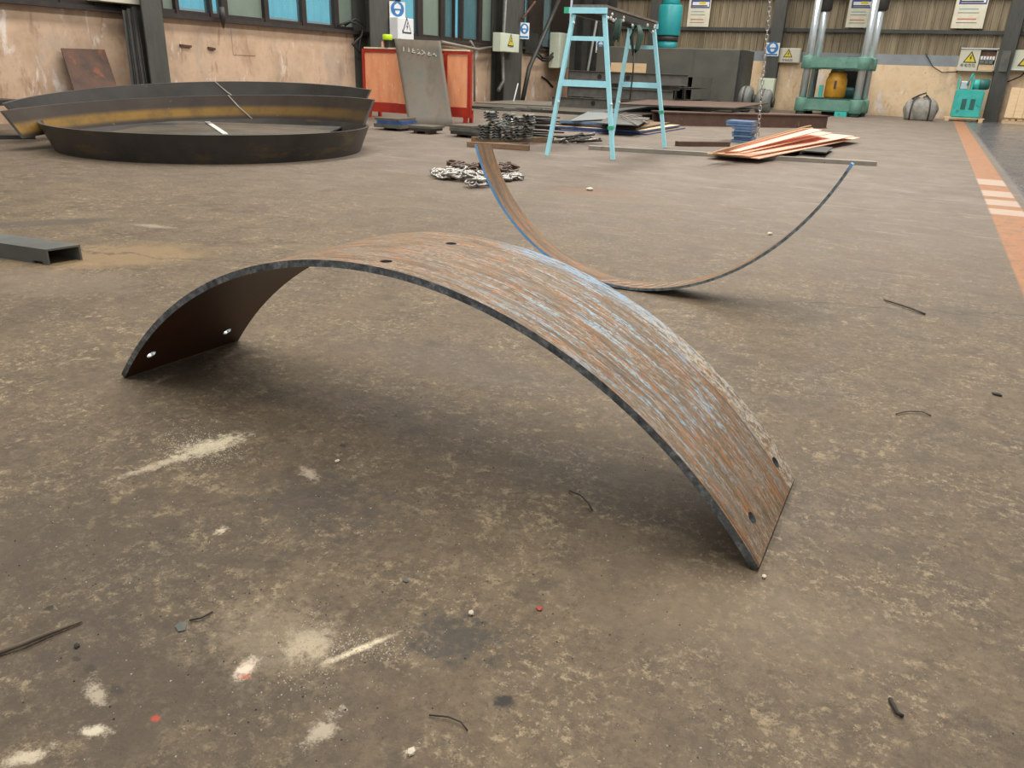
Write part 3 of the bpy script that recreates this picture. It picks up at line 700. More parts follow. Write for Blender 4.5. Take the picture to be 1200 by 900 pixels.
# rusty square plate leaning against the left wall
def leaning(px, Xf, Xt, t, name, mt, label, cat, axis='x'):
    f = onx if axis == 'x' else ony
    P = [f(*px[3], Xf), f(*px[2], Xf), f(*px[1], Xt), f(*px[0], Xt)]
    # run the plate down to the floor along its own slope
    P[0] = P[0]+(P[0]-P[3])*(P[0].z/(P[3].z-P[0].z)); P[1] = P[1]+(P[1]-P[2])*(P[1].z/(P[2].z-P[1].z))
    nn = (P[1]-P[0]).cross(P[3]-P[0]).normalized(); 
    Q = [q+nn*t for q in P]
    return tag(MB().hexa(P+Q).build(name, mt, None, P[0]), label, cat), P, nn
pl, _, _ = leaning([(71, 57), (122, 58.5), (137, 102), (86, 105)], XW+.32, XW+.06, .012, 'rusty_plate', 'rust_dark', 'square dark rusty plate leaning against the left wall', 'steel plate')

# ================================================================== RED FRAMED BOARD + SHEET
RY = 11.4
x0, x1 = ony(425, 57, RY).x, ony(553, 60, RY).x
z1 = 1.07; z0 = .1
rb = empty('red_framed_board', ((x0+x1)/2, RY, 0)); tag(rb, 'red steel frame on legs holding two orange plywood boards, by the left wall', 'board')
def sub(mb, name, mt, par):
    o_ = mb.build(name, mt, par, par.location); o_.location = (0, 0, 0); return o_
xm = ony(523, 100, RY).x
for nm, c, sz in (('frame_rail', ((x0+x1)/2, RY, z1-.02), (x1-x0, .05, .05)), ('frame_rail', ((x0+x1)/2, RY, z0+.07), (x1-x0, .05, .15)), ('frame_post', (x0+.02, RY, (z0+z1)/2), (.045, .052, z1-z0)),
                  ('frame_post', (x1-.03, RY, (z0+z1)/2), (.06, .052, z1-z0)), ('frame_post', (xm, RY, (z0+z1)/2), (.05, .052, z1-z0)), ('leg', (x1-.1, RY, z0/2), (.06, .05, z0)), ('leg', (x0+.1, RY, z0/2), (.06, .05, z0)),
                  ('leg', (x1-.16, RY+.3, z0), (.05, .05, z0*2)), ('leg', (x0+.1, RY+.3, z0), (.05, .05, z0*2)), ('stay', (x1-.16, RY+.16, z0*1.6), (.05, .27, .04)), ('stay', (x0+.1, RY+.16, z0*1.6), (.05, .27, .04))):
    sub(MB().box(c, sz), nm, 'red_paint', rb)
sub(MB().box(((x0+x1)/2, RY, z1+.018), (x1-x0-.1, .07, .022)), 'top_strip', 'cream_edge', rb)
for a, b in ((x0+.04, xm-.025), (xm+.025, x1-.06)):
    sub(MB().box(((a+b)/2, RY+.005, (z0+z1)/2+.05), (b-a, .02, z1-z0-.2)), 'board', 'ply_orange', rb)
# things on its top
q = ony(449, 56, RY); bt = tag(MB().lathe([(.028, 0), (.03, .01), (.03, .07), (.018, .09), (.018, .1)], 14, Matrix.Translation((q.x, RY, z1+.03))).build('plastic_bottle', 'peach', None, (q.x, RY, z1+.03)), 'small peach plastic bottle on top of the red framed board', 'bottle')
q = ony(454, 47, RY)
rl = empty('tape_roll', (q.x, RY, z1+.029)); tag(rl, 'lime yellow tape roll on a dark pot on top of the red framed board', 'tape roll')
sub(MB().lathe([(.075, q.z-.0), (.08, q.z+.01), (.08, q.z+.075), (.07, q.z+.085)], 18, Matrix.Translation((q.x, RY, 0))), 'roll', 'lime', rl)
sub(MB().lathe([(.05, z1+.029), (.055, z1+.04), (.055, q.z-.012), (.08, q.z-.001)], 18, Matrix.Translation((q.x, RY, 0))), 'pot', 'dark_steel', rl)
# steel sheet with a chalked size, slightly wavy
B0, B1 = G(479, 147), G(531, 148.5); T0, T1 = ony(462, 46, 11.33), ony(516, 48, 11.33)
mb = MB(); NU, NV = 14, 10; front = {}
nn = (B1-B0).cross(T0-B0).normalized(); nn = nn if nn.y < 0 else -nn
for s in (0, 1):
    for i in range(NU+1):
        for j in range(NV+1):
            u, v_ = i/NU, j/NV; q = (B0.lerp(B1, u)).lerp(T0.lerp(T1, u), v_)
            wv = .012*math.sin(u*5.5+.6)*math.sin(PI*v_*.9+.1); front[(s, i, j)] = mb.bm.verts.new(q+nn*(wv+(0 if s else .006)))
for i in range(NU):
    for j in range(NV):
        for s in (0, 1): mb.face([front[(s, i, j)], front[(s, i+1, j)], front[(s, i+1, j+1)], front[(s, i, j+1)]], 0, True)
for i in range(NU):
    for j in (0, NV): mb.face([front[(0, i, j)], front[(0, i+1, j)], front[(1, i+1, j)], front[(1, i, j)]])
for j in range(NV):
    for i in (0, NU): mb.face([front[(0, i, j)], front[(0, i, j+1)], front[(1, i, j+1)], front[(1, i, j)]])
sh = mb.build('steel_sheet', 'sheet_steel', None, B0); tag(sh, 'tall grey brown steel sheet with a chalked size, leaning on the red framed board', 'steel sheet')
def text(s, size, M, mt, parent, name='lettering', depth=.001, sx=1.0):
    cu = bpy.data.curves.new('t', 'FONT'); cu.body = s; cu.size = size; cu.extrude = depth; cu.align_x = 'CENTER'; cu.align_y = 'CENTER'; cu.resolution_u = 2
    to = bpy.data.objects.new('t', cu); sc.collection.objects.link(to)
    dg = bpy.context.evaluated_depsgraph_get(); me = bpy.data.meshes.new_from_object(to.evaluated_get(dg))
    bpy.data.objects.remove(to); me.materials.clear(); me.materials.append(MT[mt]); me.transform(M)
    o_ = bpy.data.objects.new(name, me); sc.collection.objects.link(o_); o_.parent = parent
    if parent: me.transform(Matrix.Translation(-parent.location))
    return o_
ex = (B1-B0).normalized(); ez_ = (T0-B0).normalized(); ez_ = (ez_-ex*ez_.dot(ex)).normalized()
for k, chr_ in enumerate('1182X64'):
    u, v_ = .17+k*.112, .87-.006*k
    q = (B0.lerp(B1, u)).lerp(T0.lerp(T1, u), v_)+nn*(.012*math.sin(u*5.5+.6)*math.sin(PI*v_*.9+.1)+.010)
    M_ = Matrix((ex, ez_, ex.cross(ez_))).transposed().to_4x4(); M_.translation = q
    text(chr_, .155, M_, 'chalk', sh, 'chalk_writing')

# flat steel plate stacks on the floor
def plate_stack(px, py, w_, dpt, zs, rz, labels, mts, grp):
    q = G(px, py); z = .035
    for k, t in enumerate(zs):
        c = V((q.x+random.uniform(-.03, .03), q.y+dpt/2+random.uniform(-.03, .03), z+t/2))
        tag(MB().box(c, (w_+random.uniform(-.04, .04), dpt, t), rz+random.uniform(-.08, .08)).build('steel_plate', mts[k % len(mts)], None, c), labels[k], 'steel plate', grp)
        z += t+.0005
    for s in (-1, 1):
        c = V((q.x+s*w_*.25, q.y+dpt/2, .0175)); tag(MB().box(c, (.05, dpt*.7, .034), rz).build('spacer_block', 'timber', None, c), 'small timber spacer under the floor stacks of steel plates in front of the leaning sheet', 'block', 'timber spacers under plate stacks')
plate_stack(455, 153, .42, .45, (.05, .045, .03), .08, ['bottom plate of the left blue grey stack before the red board', 'middle plate of the left blue grey stack before the red board', 'top plate of the left blue grey stack before the red board'], ['grey_steel', 'blue_film', 'sheet_steel'], 'plates by the red board')
plate_stack(490, 157, .36, .35, (.035, .03), .08, ['lower plate of the low dark middle stack before the leaning sheet', 'upper plate of the low dark middle stack before the leaning sheet'], ['dark_steel', 'sheet_steel'], 'plates before the leaning sheet')
plate_stack(541, 161, .33, .4, (.04, .04, .03), 0, ['bottom plate of the stack just left of the steel offcut pile', 'middle plate of the stack just left of the steel offcut pile', 'top plate of the stack just left of the steel offcut pile'], ['dark_steel', 'grey_steel', 'sheet_steel'], 'plates left of the offcut pile')

# ================================================================== OFFCUT PILE
def copy_of(o_, loc, rz, tilt=0):
    c = o_.copy(); sc.collection.objects.link(c); c.location = loc; c.rotation_euler = (tilt, 0, rz); return c
M0 = MB(); L = .22
M0.prism([(-.048, .0), (-.024, .014), (.0, .0), (.024, .014), (.048, .0), (.048, .013), (.024, .027), (.0, .013), (-.024, .027), (-.048, .013)], 0, L, Matrix.Rotation(PI/2, 4, 'X'))
proto = M0.build('steel_offcut', 'angle_steel'); first = [True]
def offcut(x, y, z, rz, bright=False):
    if first[0]: o_ = proto; o_.location = (x, y, z); o_.rotation_euler = (0, 0, rz); first[0] = False
    else: o_ = copy_of(proto, (x, y, z), rz)
    if bright: o_.data = o_.data.copy(); o_.data.materials[0] = MT['bright_steel']
    tag(o_, 'short bright ended steel offcut in the middle of the pile' if bright else 'short folded grey steel offcut stacked in the pile behind the curved strip tip', 'steel offcut', 'bright offcuts in the pile' if bright else 'grey steel offcuts in the pile')
SN = {}
for px, z0_, nlay, bright, lb in ((561, .06, 6, 0, 'leftmost bottom'), (574.5, .06, 6, 0, 'second bottom'), (588, .06, 5, 0, 'third bottom'), (600, .06, 5, 0, 'fourth bottom'), (612, .06, 6, 0, 'rightmost bottom'), (568, .235, 5, 0, 'left upper'), (585, .21, 3, 1, 'bright'), (586, .30, 2, 0, 'central upper'), (599, .21, 4, 0, 'pinkish middle upper'), (611, .235, 4, 0, 'right upper')):
    q = G(px, 170 if px < 605 else 169)
    for k in range(nlay):
        x, y, z, rz = q.x+random.uniform(-.012, .012), q.y+.22+(.06 if z0_ > .1 else 0)+random.uniform(-.02, .02), z0_+k*.029, random.uniform(-.1, .1)+.12
        if first[0]: o_ = proto; o_.location = (x, y, z); o_.rotation_euler = (0, 0, rz); first[0] = False
        else: o_ = copy_of(proto, (x, y, z), rz)
        if bright: o_.data = o_.data.copy(); o_.data.materials[0] = MT['bright_steel']
        tag(o_, ('bright ended steel offcut in the middle of the offcut pile' if bright else 'short folded steel offcut in the %s stack of the offcut pile' % lb.replace('pinkish ', '')), 'steel offcut', 'steel offcuts, %s stack' % lb)
for k in range(5):
    q = G(574+k*4, 172); tag(MB().bar((q.x-.3+k*.1, q.y+.3+k*.03, .39+k*.011), (q.x+.05+k*.09, q.y+.42, .385+k*.011), .06, .01).build('flat_offcut', 'angle_steel', None, (q.x, q.y+.5, .5)), 'flat grey steel strip lying across the top of the offcut pile', 'steel offcut', 'flat strips on the offcut pile')
for k in range(14):
    q = G(616+random.uniform(-2, 8), 167); zz = .06+.024*k*.8
    a = V((q.x, q.y+.1+random.uniform(0, .15), zz)); b = a+V((.28+random.uniform(-.05, .08), .1+random.uniform(-.1, .1), random.uniform(-.004, .004)))
    tag(MB().bar(a-V((.12, 0, 0)), b-V((.05, 0, 0)), .05, .016).build('short_bar', 'dark_steel', None, a), 'short dark steel bar in the ragged heap at the right of the offcut pile', 'steel bar', 'short bars beside the offcut pile')
for i, ((xa, ya), (xb, yb), lab) in enumerate((((548, 172), (620, 176.5), 'front square timber batten under the steel offcut pile'), ((553, 166), (648, 167), 'rear timber batten under the steel offcut pile'))):
    a, b = G(xa, ya), G(xb, yb); a.z = b.z = .03
    tag(MB().bar(a, b, .07, .055).build('timber_batten', 'timber', None, a), lab, 'batten')
# rods bundle
for k in range(22):
    q = G(650+(k % 11)*3.4, 168-(k//11)*3); z = .012+.022*(k//11)+.012*(k % 2)
    a = V((q.x-.04, q.y+random.uniform(0, .1), z)); an = random.uniform(-.9, .9); ll = random.uniform(.16, .34)
    b = a+V((ll*math.cos(an), ll*math.sin(an), random.uniform(0, .06)))
    tag(MB().tube([a, b], .012, 6).build('steel_rod', 'dark_steel' if k % 3 else 'chain_metal', None, a), 'thin steel rod in the loose bundle behind the left front trestle leg', 'rod', 'loose rods under the trestle')

# ================================================================== CHAINS
def link(mb, c, d_, up_, L=.05, W=.032, r=.006, n=5, seg=12):
    d_ = V(d_).normalized(); up_ = V(up_); s_ = d_.cross(up_).normalized(); pts = []
    for k in range(seg):
        a = 2*PI*k/seg; x = math.cos(a)*W/2+(0); y = math.sin(a)*W/2
        y += (L-W)/2*(1 if y >= 0 else -1)
        pts.append(V(c)+d_*y+s_*x)
    mb.tube(pts, r, n, True)
mb = MB()
pth = []
cA = G(515, 205); 
for i in range(300):
    u = i/299
    xx = 513+ (u*10 % 1.0)*0
    px = 560+48*math.sin(u*21)*(0.55+.45*math.sin(u*5)); py = 210+ 9*math.sin(u*33+1)+ (3 if u > .5 else -2)
    if px < 555: py -= 1
    pth.append(G(px, py))
tot = 0; last = pth[0]; k = 0
for i in range(150):
    px = random.uniform(510, 608)
    mid = 207+ (px-510)*.03 + (6 if 548 < px < 585 else 0)
    py = mid+random.uniform(-6, 7)*(1-abs(px-556)/80)
    if 583 < px < 588: continue
    q = G(px, py); an = random.uniform(0, PI)
    z = .012+random.random()*.05*(1-abs(px-550)/70)
    link(mb, (q.x, q.y, z+.01), (math.cos(an), math.sin(an), random.uniform(-.2, .3)), (random.uniform(-.6, .6), random.uniform(-.6, .6), 1), .085, .055, .0095, 5, 10)
ch = empty('steel_chain', G(555, 215)); tag(ch, 'heap of worn steel chain on the floor behind the curved strip', 'chain')
o_ = sub(mb, 'links', 'chain_metal', ch); o_['kind'] = 'stuff'
mb = MB()
for i in range(60):
    px = random.uniform(528, 605); q = G(px, 203+(px-528)*.03+random.uniform(-3, 3)); an = random.uniform(0, PI)
    link(mb, (q.x, q.y, .025+random.random()*.06), (math.cos(an), math.sin(an), random.uniform(-.2, .3)), (random.uniform(-.6, .6), random.uniform(-.6, .6), 1), .085, .055, .0095, 5, 10)
o_ = sub(mb, 'rusty_links', 'chain_dark', ch); o_['kind'] = 'stuff'
# hanging chain in front of the far beam
pb_, pt_ = ony(888, 157, 11.6), ony(903.5, -12, 11.6)
pt2 = pt_+(pt_-pb_)*2.8
hc = empty('hanging_chain', pb_); tag(hc, 'thin steel chain hanging from above in front of the back wall', 'chain')
mb = MB(); dd_ = (pt2-pb_).normalized(); k = 0; dist = 0
while dist < (pt2-pb_).length:
    link(mb, pb_+dd_*dist, dd_, (1, 0, 0) if k % 2 else (0, 1, 0), .07, .036, .0065, 5, 10); dist += .056; k += 1
o_ = sub(mb, 'links', 'chain_metal', hc); o_['kind'] = 'stuff'

# ================================================================== TRESTLE
F = [V((-3.45, 7.89, 0)), V((-2.75, 8.03, 0)), V((-3.4, 9.8, 0)), V((-2.72, 9.9, 0))]
T = [V((-3.27, 7.97, 1.37)), V((-2.95, 8.0, 1.37)), V((-3.32, 9.93, 1.34)), V((-3.0, 9.88, 1.34))]
tr = empty('trestle', (-3.08, 8.9, 0)); tag(tr, 'tall pale blue steel trestle with splayed legs and a grimy plank top', 'trestle')
mts = ['trestle', 'trestle', 'trestle_far', 'trestle_far']
MT['trestle_far'] = MT['trestle']
for k in range(4): sub(MB().bar(F[k], T[k]+V((0, 0, .01)), .042, .036, (1, 0, 0)), 'leg', 'trestle', tr)
for a, b, hz in ((0, 1, 1.16), (0, 1, .735), (2, 3, 1.15), (2, 3, .72)):
    A = F[a].lerp(T[a], hz/T[a].z); B = F[b].lerp(T[b], hz/T[b].z)
    sub(MB().bar(A, B, .03, .042 if hz > .9 else .062), 'rung', 'trestle', tr)
sub(MB().bar(T[0]+V((-.035, -.04, .045)), T[1]+V((.04, -.04, .045)), .02, .055), 'end_rail', 'trestle', tr)
sub(MB().bar(T[0]+V((-.085, -.04, .045)), T[0]+V((-.037, -.04, .045)), .03, .055), 'end_cap', 'green_tape', tr)
sub(MB().bar(T[2]+V((-.035, .02, .045)), T[3]+V((.04, .02, .045)), .02, .055), 'end_rail', 'trestle', tr)
for a, b in ((0, 2), (1, 3)): sub(MB().bar(T[a]+V((0, 0, .03)), T[b]+V((0, 0, .045)), .04, .05), 'side_rail', 'dark_steel', tr)
sub(MB().bar((T[0]+T[1])/2+V((0, -.02, .088)), (T[2]+T[3])/2+V((0, .06, .09)), .36, .022), 'plank', 'plank', tr)
mb = MB()
for k in range(26):
    u = random.random(); q = T[1].lerp(T[3], u)+V((random.uniform(-.02, .05), 0, random.uniform(-.03, .05)))
    mb.lathe([(.004, -.015), (.014, -.006), (.014, .006), (.004, .015)], 7, Matrix.Translation(q))
for q in (F[0].lerp(T[0], .4), F[1].lerp(T[1], .4), F[0].lerp(T[0], .95), F[2].lerp(T[2], .38)):
    mb.lathe([(.004, -.015), (.014, -.006), (.014, .006), (.004, .015)], 7, Matrix.Translation(q+V((.03, -.03, 0))))
o_ = sub(mb, 'paint_drips', 'blob_white', tr); o_['kind'] = 'stuff'
for k, u in ((1, .22), (3, .3)): 
    q = F[k].lerp(T[k], u); q2 = F[k].lerp(T[k], u+.025); sub(MB().bar(q, q2, .056, .052, (1, 0, 0)), 'tape_band', 'green_tape', tr)
# gloves / rope hanging under the plank
q = T[1].lerp(T[3], .6)
gl = empty('rope_bundle', q+V((.0, 0, -.02))); tag(gl, 'dark green rope looped under the trestle plank, end hanging to the lower rung', 'rope')
for s in range(5):
    w_ = .035+.01*s
    sub(MB().tube([q+V((-w_*.2, s*.012, 0)), q+V((-w_, s*.012, -.12)), q+V((-w_*.3, s*.012, -.27-.01*s)), q+V((w_*.5, s*.012, -.24)), q+V((w_, s*.012, -.1)), q+V((w_*.3, s*.012, 0))], .011, 6), 'loop', 'press_dark', gl)
sub(MB().tube([q+V((0, 0, -.26)), q+V((.01, 0, -.5)), q+V((0, 0, -.78))], .009, 6), 'rope_end', 'dark_steel', gl)
q = T[1].lerp(T[3], .17)
gl = empty('green_glove', q+V((.02, 0, -.02))); tag(gl, 'dark green glove hanging under the near end of the trestle plank', 'glove')
for s in range(4): sub(MB().tube([q+V((.02+.018*s, 0, 0)), q+V((.02+.015*s, 0, -.1)), q+V((.0+.02*s, 0, -.2-.015*(s % 2)))], [.014, .018, .009], 6), 'finger', 'press_dark', gl)

# ================================================================== FLOOR STOCK
a, b = G(690, 175), G(1026, 194); a.z = b.z = .022
tag(MB().bar(a, b, .1, .042).build('flat_bar', 'flat_bar', None, a), 'long grey flat bar lying on the floor under the pink plywood', 'steel bar')
a, b = G(793, 171), G(853, 171.5); a.z = b.z = .03
tag(MB().bar(a, b, .1, .055).build('rusty_bar', 'rust_beam', None, a), 'short thick rusty bar on the floor left of the blue plate stack', 'steel bar')
# blue plate stack
q = G(868, 168)
for k in range(8):
    z = .018+.036*k; off = -.1 if k > 5 else 0
    sz = (.26 if k < 6 else .36, .4, .03)
    c = V((q.x-.02+off*.6+random.uniform(-.012, .012), q.y+.3+random.uniform(-.02, .02), z))
    names = ['bottom', 'second', 'third', 'fourth', 'fifth', 'sixth', 'seventh', 'topmost']
    tag(MB().box(c, sz, random.uniform(-.05, .05)).build('steel_plate', 'blue_plate', None, c), '%s blue plate from the floor in the stack left of the pink plywood' % names[k] if k < 7 else 'topmost blue plate of the stack left of the pink plywood', 'steel plate', 'blue coated plates left of the plywood')
# pink plywood sheets: each a bent-free board given by its corners, resting on one another
def slab(name, P, t, mts, label, grp=None, cat='plywood sheet'):
    P = [V(q) for q in P]; nn = (P[1]-P[0]).cross(P[3]-P[0]).normalized(); nn = nn if nn.z > 0 else -nn
    mb = MB(); top = [q+nn*t for q in P]; v0 = [mb.bm.verts.new(q) for q in P]; v1 = [mb.bm.verts.new(q) for q in top]
    mb.face(v0[::-1], 0); mb.face(v1, 0)
    for i in range(4): mb.face([v0[i], v0[(i+1) % 4], v1[(i+1) % 4], v1[i]], 1)
    return tag(mb.build(name, mts, None, P[0]), label, cat, grp)
zb = .05
pg = 'pink plywood sheets fanned out on the flat bar'
PS = [('lowest and widest pink plywood sheet, pointing furthest right', .0, [(829, 180.5), (890, 186.5), (1008, 162), (950, 156)], .02),
      ('second pink plywood sheet, its corner just above the lowest one', .016, [(833, 179.5), (878, 184), (1001, 160), (950, 155)], .05),
      ('third pink plywood sheet in the middle of the fan', .03, [(842, 178.5), (872, 180), (975, 156.5), (955, 154)], .1),
      ('fourth pink plywood sheet, below the tilted top ones', .044, [(846, 178), (866, 178), (964, 153), (948, 151)], .15),
      ('fifth plywood sheet, cream edged, just below the topmost', .058, [(836, 179.5), (852, 178), (953, 150), (942, 151)], .2),
      ('topmost plywood sheet, tilted up with a cream edge', .07, [(829, 180.5), (845, 177.5), (951, 147.5), (944, 148.5)], .24)]
for lb, dz_, pts, dt in PS:
    P = [G(x, y, zb+dz_+(0 if i < 2 else dt)) for i, (x, y) in enumerate(pts)]
    slab('plywood_sheet', P, .009, ['ply_pink', 'ply_edge'], lb, pg)
# dark channel under the plywood
q = G(962, 184)
mb = MB()
mb.prism([(0, 0), (.3, 0), (.3, .012), (.03, .012), (.03, .048), (.3, .048), (.3, .06), (0, .06)], 0, .9, Matrix.Translation((q.x-.25, q.y-.02+.9, 0))@Matrix.Rotation(PI/2, 4, 'X')@Matrix.Identity(4))
tag(mb.build('steel_channel', 'dark_steel', None, q), 'dark steel channel propping the pink plywood sheets', 'channel')
# rusty plate of big beam at middle distance
A0, A1 = G(775, 147), G(968, 150.5); 
dv = (A1-A0).normalized(); nv = V((-dv.y, dv.x, 0))
hz = .235
bm_ = empty('rusty_beam', A0); tag(bm_, 'massive brown rusty steel beam lying behind the blue plate stack', 'beam')
def hx(o1, o2, w0_, w1_, z0_, z1_):
    P = [o1+nv*w0_, o2+nv*w0_, o2+nv*w1_, o1+nv*w1_]; return [q+V((0, 0, z0_)) for q in P]+[q+V((0, 0, z1_)) for q in P]
sub(MB().hexa(hx(A0, A1, 0, .02, .02, hz-.02)), 'web', 'rust_beam', bm_); sub(MB().hexa(hx(A0, A1, .38, .4, .02, hz-.02)), 'web', 'rust_beam', bm_)
sub(MB().hexa(hx(A0-dv*.02, A1+dv*.02, -.03, .43, hz-.02, hz)), 'flange', 'rust_beam', bm_); sub(MB().hexa(hx(A0, A1, -.02, .42, 0, .02)), 'flange', 'rust_beam', bm_)
# blue filmed sheets and boards under the trestle
def gslab(px, z, t, mts, label, grp, name='steel_sheet', cat='steel sheet', dzr=0):
    P = [G(x, y, z+(dzr if i > 1 else 0)) for i, (x, y) in enumerate(px)]
    return slab(name, P, t, mts, label, grp, cat)
gp = 'sheets stacked on the floor behind the trestle'
gslab([(640, 152), (758, 158.5), (803, 151), (700, 146)], .0, .02, ['timber', 'blue_film'], 'lowest timber board of the blue edged pile behind the trestle', gp, 'timber_board', 'board')
gslab([(640, 149), (750, 156), (797, 148.5), (694, 143)], .03, .03, ['pale_timber', 'blue_film'], 'second board, dark blue edge, of the pile behind the trestle', gp, 'timber_board', 'board')
gslab([(655, 146), (745, 152), (785, 145), (690, 140)], .07, .02, ['timber', 'dark_steel'], 'third dark edged board of the pile behind the trestle', gp, 'timber_board', 'board')
gslab([(656, 144), (735, 148), (760, 140), (683, 136)], .1, .035, ['grey_steel', 'blue_plate'], 'bright blue edged steel sheet on the pile behind the trestle', gp)
gslab([(700, 145), (748, 148), (762, 139), (720, 134)], .15, .012, ['grey_steel', 'dark_steel'], 'grey sheet lying on the right end of the blue edged pile', gp)
gslab([(668, 142), (715, 140), (725, 134), (690, 131)], .15, .01, ['bright_steel', 'bright_steel'], 'bright bare sheet offcut on the left end of the blue edged pile', gp)
for k, ((xa, ya), (xb, yb)) in enumerate((((722, 130), (745, 143)), ((732, 129), (760, 142)), ((738, 137), (765, 139)), ((728, 134), (752, 133)))):
    a, b = G(xa, ya+3, .2), G(xb, yb+3, .17)
    tag(MB().tube([a, (a+b)/2+V((0, 0, .02)), b], .01, 6).build('bent_wire', 'flat_bar', None, a), '%s thin bent rod on top of the blue edged sheet pile' % ('longest', 'rightmost', 'lowest crossing', 'shortest left')[k], 'rod', 'bent rods on the sheet pile')
# long grey sheets lying behind
gp = 'long sheets lying along the left of the hall'
gslab([(548, 127), (700, 136), (770, 128), (650, 122)], .0, .06, ['sheet_steel', 'dark_steel'], 'long low grey sheet lying on the floor behind the offcut pile', gp)
gslab([(556, 121), (650, 125), (700, 122), (600, 118)], .06, .02, ['flat_bar', 'sheet_steel'], 'long pale sheet lying closest to the third left wall column', gp)
gslab([(690, 131.5), (775, 133), (880, 127), (770, 124)], .16, .02, ['grey_steel', 'galv'], 'grey blue steel sheet lying left of the massive rusty beam', gp)
gslab([(720, 123), (860, 128), (900, 122), (760, 118)], .3, .025, ['rust_beam', 'dark_steel'], 'wide brown rusty sheet lying in front of the large grey machine box', gp)
gslab([(800, 128.5), (870, 129.5), (892, 127), (840, 123)], .19, .02, ['dark_steel', 'galv'], 'dark sheet with a bluish edge lying on top near the rollers', gp)
for k, (xx, yy) in enumerate(((735, 132), (835, 131))):
    q = G(xx, yy); h_ = (.155, .185)[k]; c = V((q.x, q.y+1.0, h_/2)); tag(MB().box(c, (.15, .8, h_)).build('timber_block', 'timber', None, c), ['timber block under the grey blue sheet by the rusty beam', 'timber block under the brown sheet before the machine box', 'timber block under the long low grey sheet'][k], 'block')
# cropped grey channel at left foreground
d3 = (G(58, 311)-G(0, 300)).normalized()
E0, E1 = V((-3.189, 2.037, 0)), V((-3.165, 2.19, 0))
e0, e1 = G(57, 311), G(97, 304.5); top0 = G(56, 296, .065)
back = (G(-60, 293)-e0); back.z = 0; back.normalize()
wv = (e1-e0); wv.z = 0; wd = wv.length; wv.normalize(); Lc = 1.6; H_ = .068; t_ = .008
def cp(s_, w_, z_): return e0+back*s_+wv*w_+V((0, 0, z_))
mb = MB()
def cbox(s0, s1, w0_, w1_, z0_, z1_):
    mb.hexa([cp(s0, w0_, z0_), cp(s1, w0_, z0_), cp(s1, w1_, z0_), cp(s0, w1_, z0_), cp(s0, w0_, z1_), cp(s1, w0_, z1_), cp(s1, w1_, z1_), cp(s0, w1_, z1_)])
cbox(.0, Lc, 0, t_, .012, H_); cbox(.09, Lc, 0, t_, 0, .0119); cbox(0, .03, 0, t_, 0, .0119); cbox(0, Lc, wd-t_, wd, 0, H_); cbox(0, Lc, t_, wd-t_, H_-t_, H_)
tag(mb.build('steel_channel', 'grey_steel', None, e0), 'grey steel channel lying open side down at the left edge of the foreground floor', 'channel')

# ================================================================== BACK LEFT: stock of I beams, tank, cylinder
def ibeam(name, x0, x1, y, z, h, w_, label, holes=(), grp=None):
    r_ = empty(name, (x0, y, z)); tag(r_, label, 'beam', grp)
    sub(MB().box(((x0+x1)/2, y, z+h/2), (x1-x0, .02, h-.024)), 'web', 'grey_steel', r_)
    sub(MB().box(((x0+x1)/2, y, z+.006), (x1-x0, w_, .012)), 'flange', 'grey_steel', r_); sub(MB().box(((x0+x1)/2, y, z+h-.006), (x1-x0, w_, .012)), 'flange', 'grey_steel', r_)
    for hx_ in holes: sub(MB().lathe([(.055, 0), (.055, .004)], 18, Matrix.Translation((hx_, y-.0105, z+h/2))@Matrix.Rotation(PI/2, 4, 'X')), 'bolt_hole', 'rubber', r_)
Yb = 18.2
xl = ony(662, 100, Yb).x; xr = ony(790, 100, Yb).x
hh = lambda px: ony(px, 100, Yb).x
nb = ['lowest', 'second', 'third', 'fourth']
gB = 'grey steel beams stacked in front of the machine box'
ibeam('steel_beam', xl-.2, xr-.6, Yb-.25, .06, .22, .12, 'lowest and nearest grey beam of the stack behind the trestle', (hh(701),), gB)
ibeam('steel_beam', xl+.1, xr, Yb, .3, .22, .14, 'second grey beam of the stack behind the trestle', (), gB)
ibeam('steel_beam', xl+.3, xr+.1, Yb+.12, .53, .09, .14, 'thin third grey beam of the stack behind the trestle', (), gB)
ibeam('steel_beam', xl+.1, xr+.3, Yb, .63, .24, .14, 'topmost grey beam with dark holes of the stack behind the trestle', (hh(702), hh(735)), gB)
for k, z in ((0, .03), (1, .285)):
    c = V((xl+.6, Yb-.1, z/1)); 
tag(MB().box((xl+.5, Yb-.12, .03), (.1, .6, .06)).build('timber_block', 'timber', None, (xl+.5, Yb-.12, 0)), 'timber block under the left of the stacked grey beams', 'block')
tag(MB().box((xr-1.0, Yb-.12, .03), (.1, .6, .06)).build('timber_block', 'timber', None, (xr-1, Yb-.12, 0)), 'timber block under the right of the stacked grey beams', 'block')
tag(MB().box((xr-1.2, Yb+.02, .29-.115), (.4, .1, .23)).build('timber_block', 'timber', None, (xr-1, Yb, .1)), 'timber block between the lowest and second stacked grey beam', 'block')
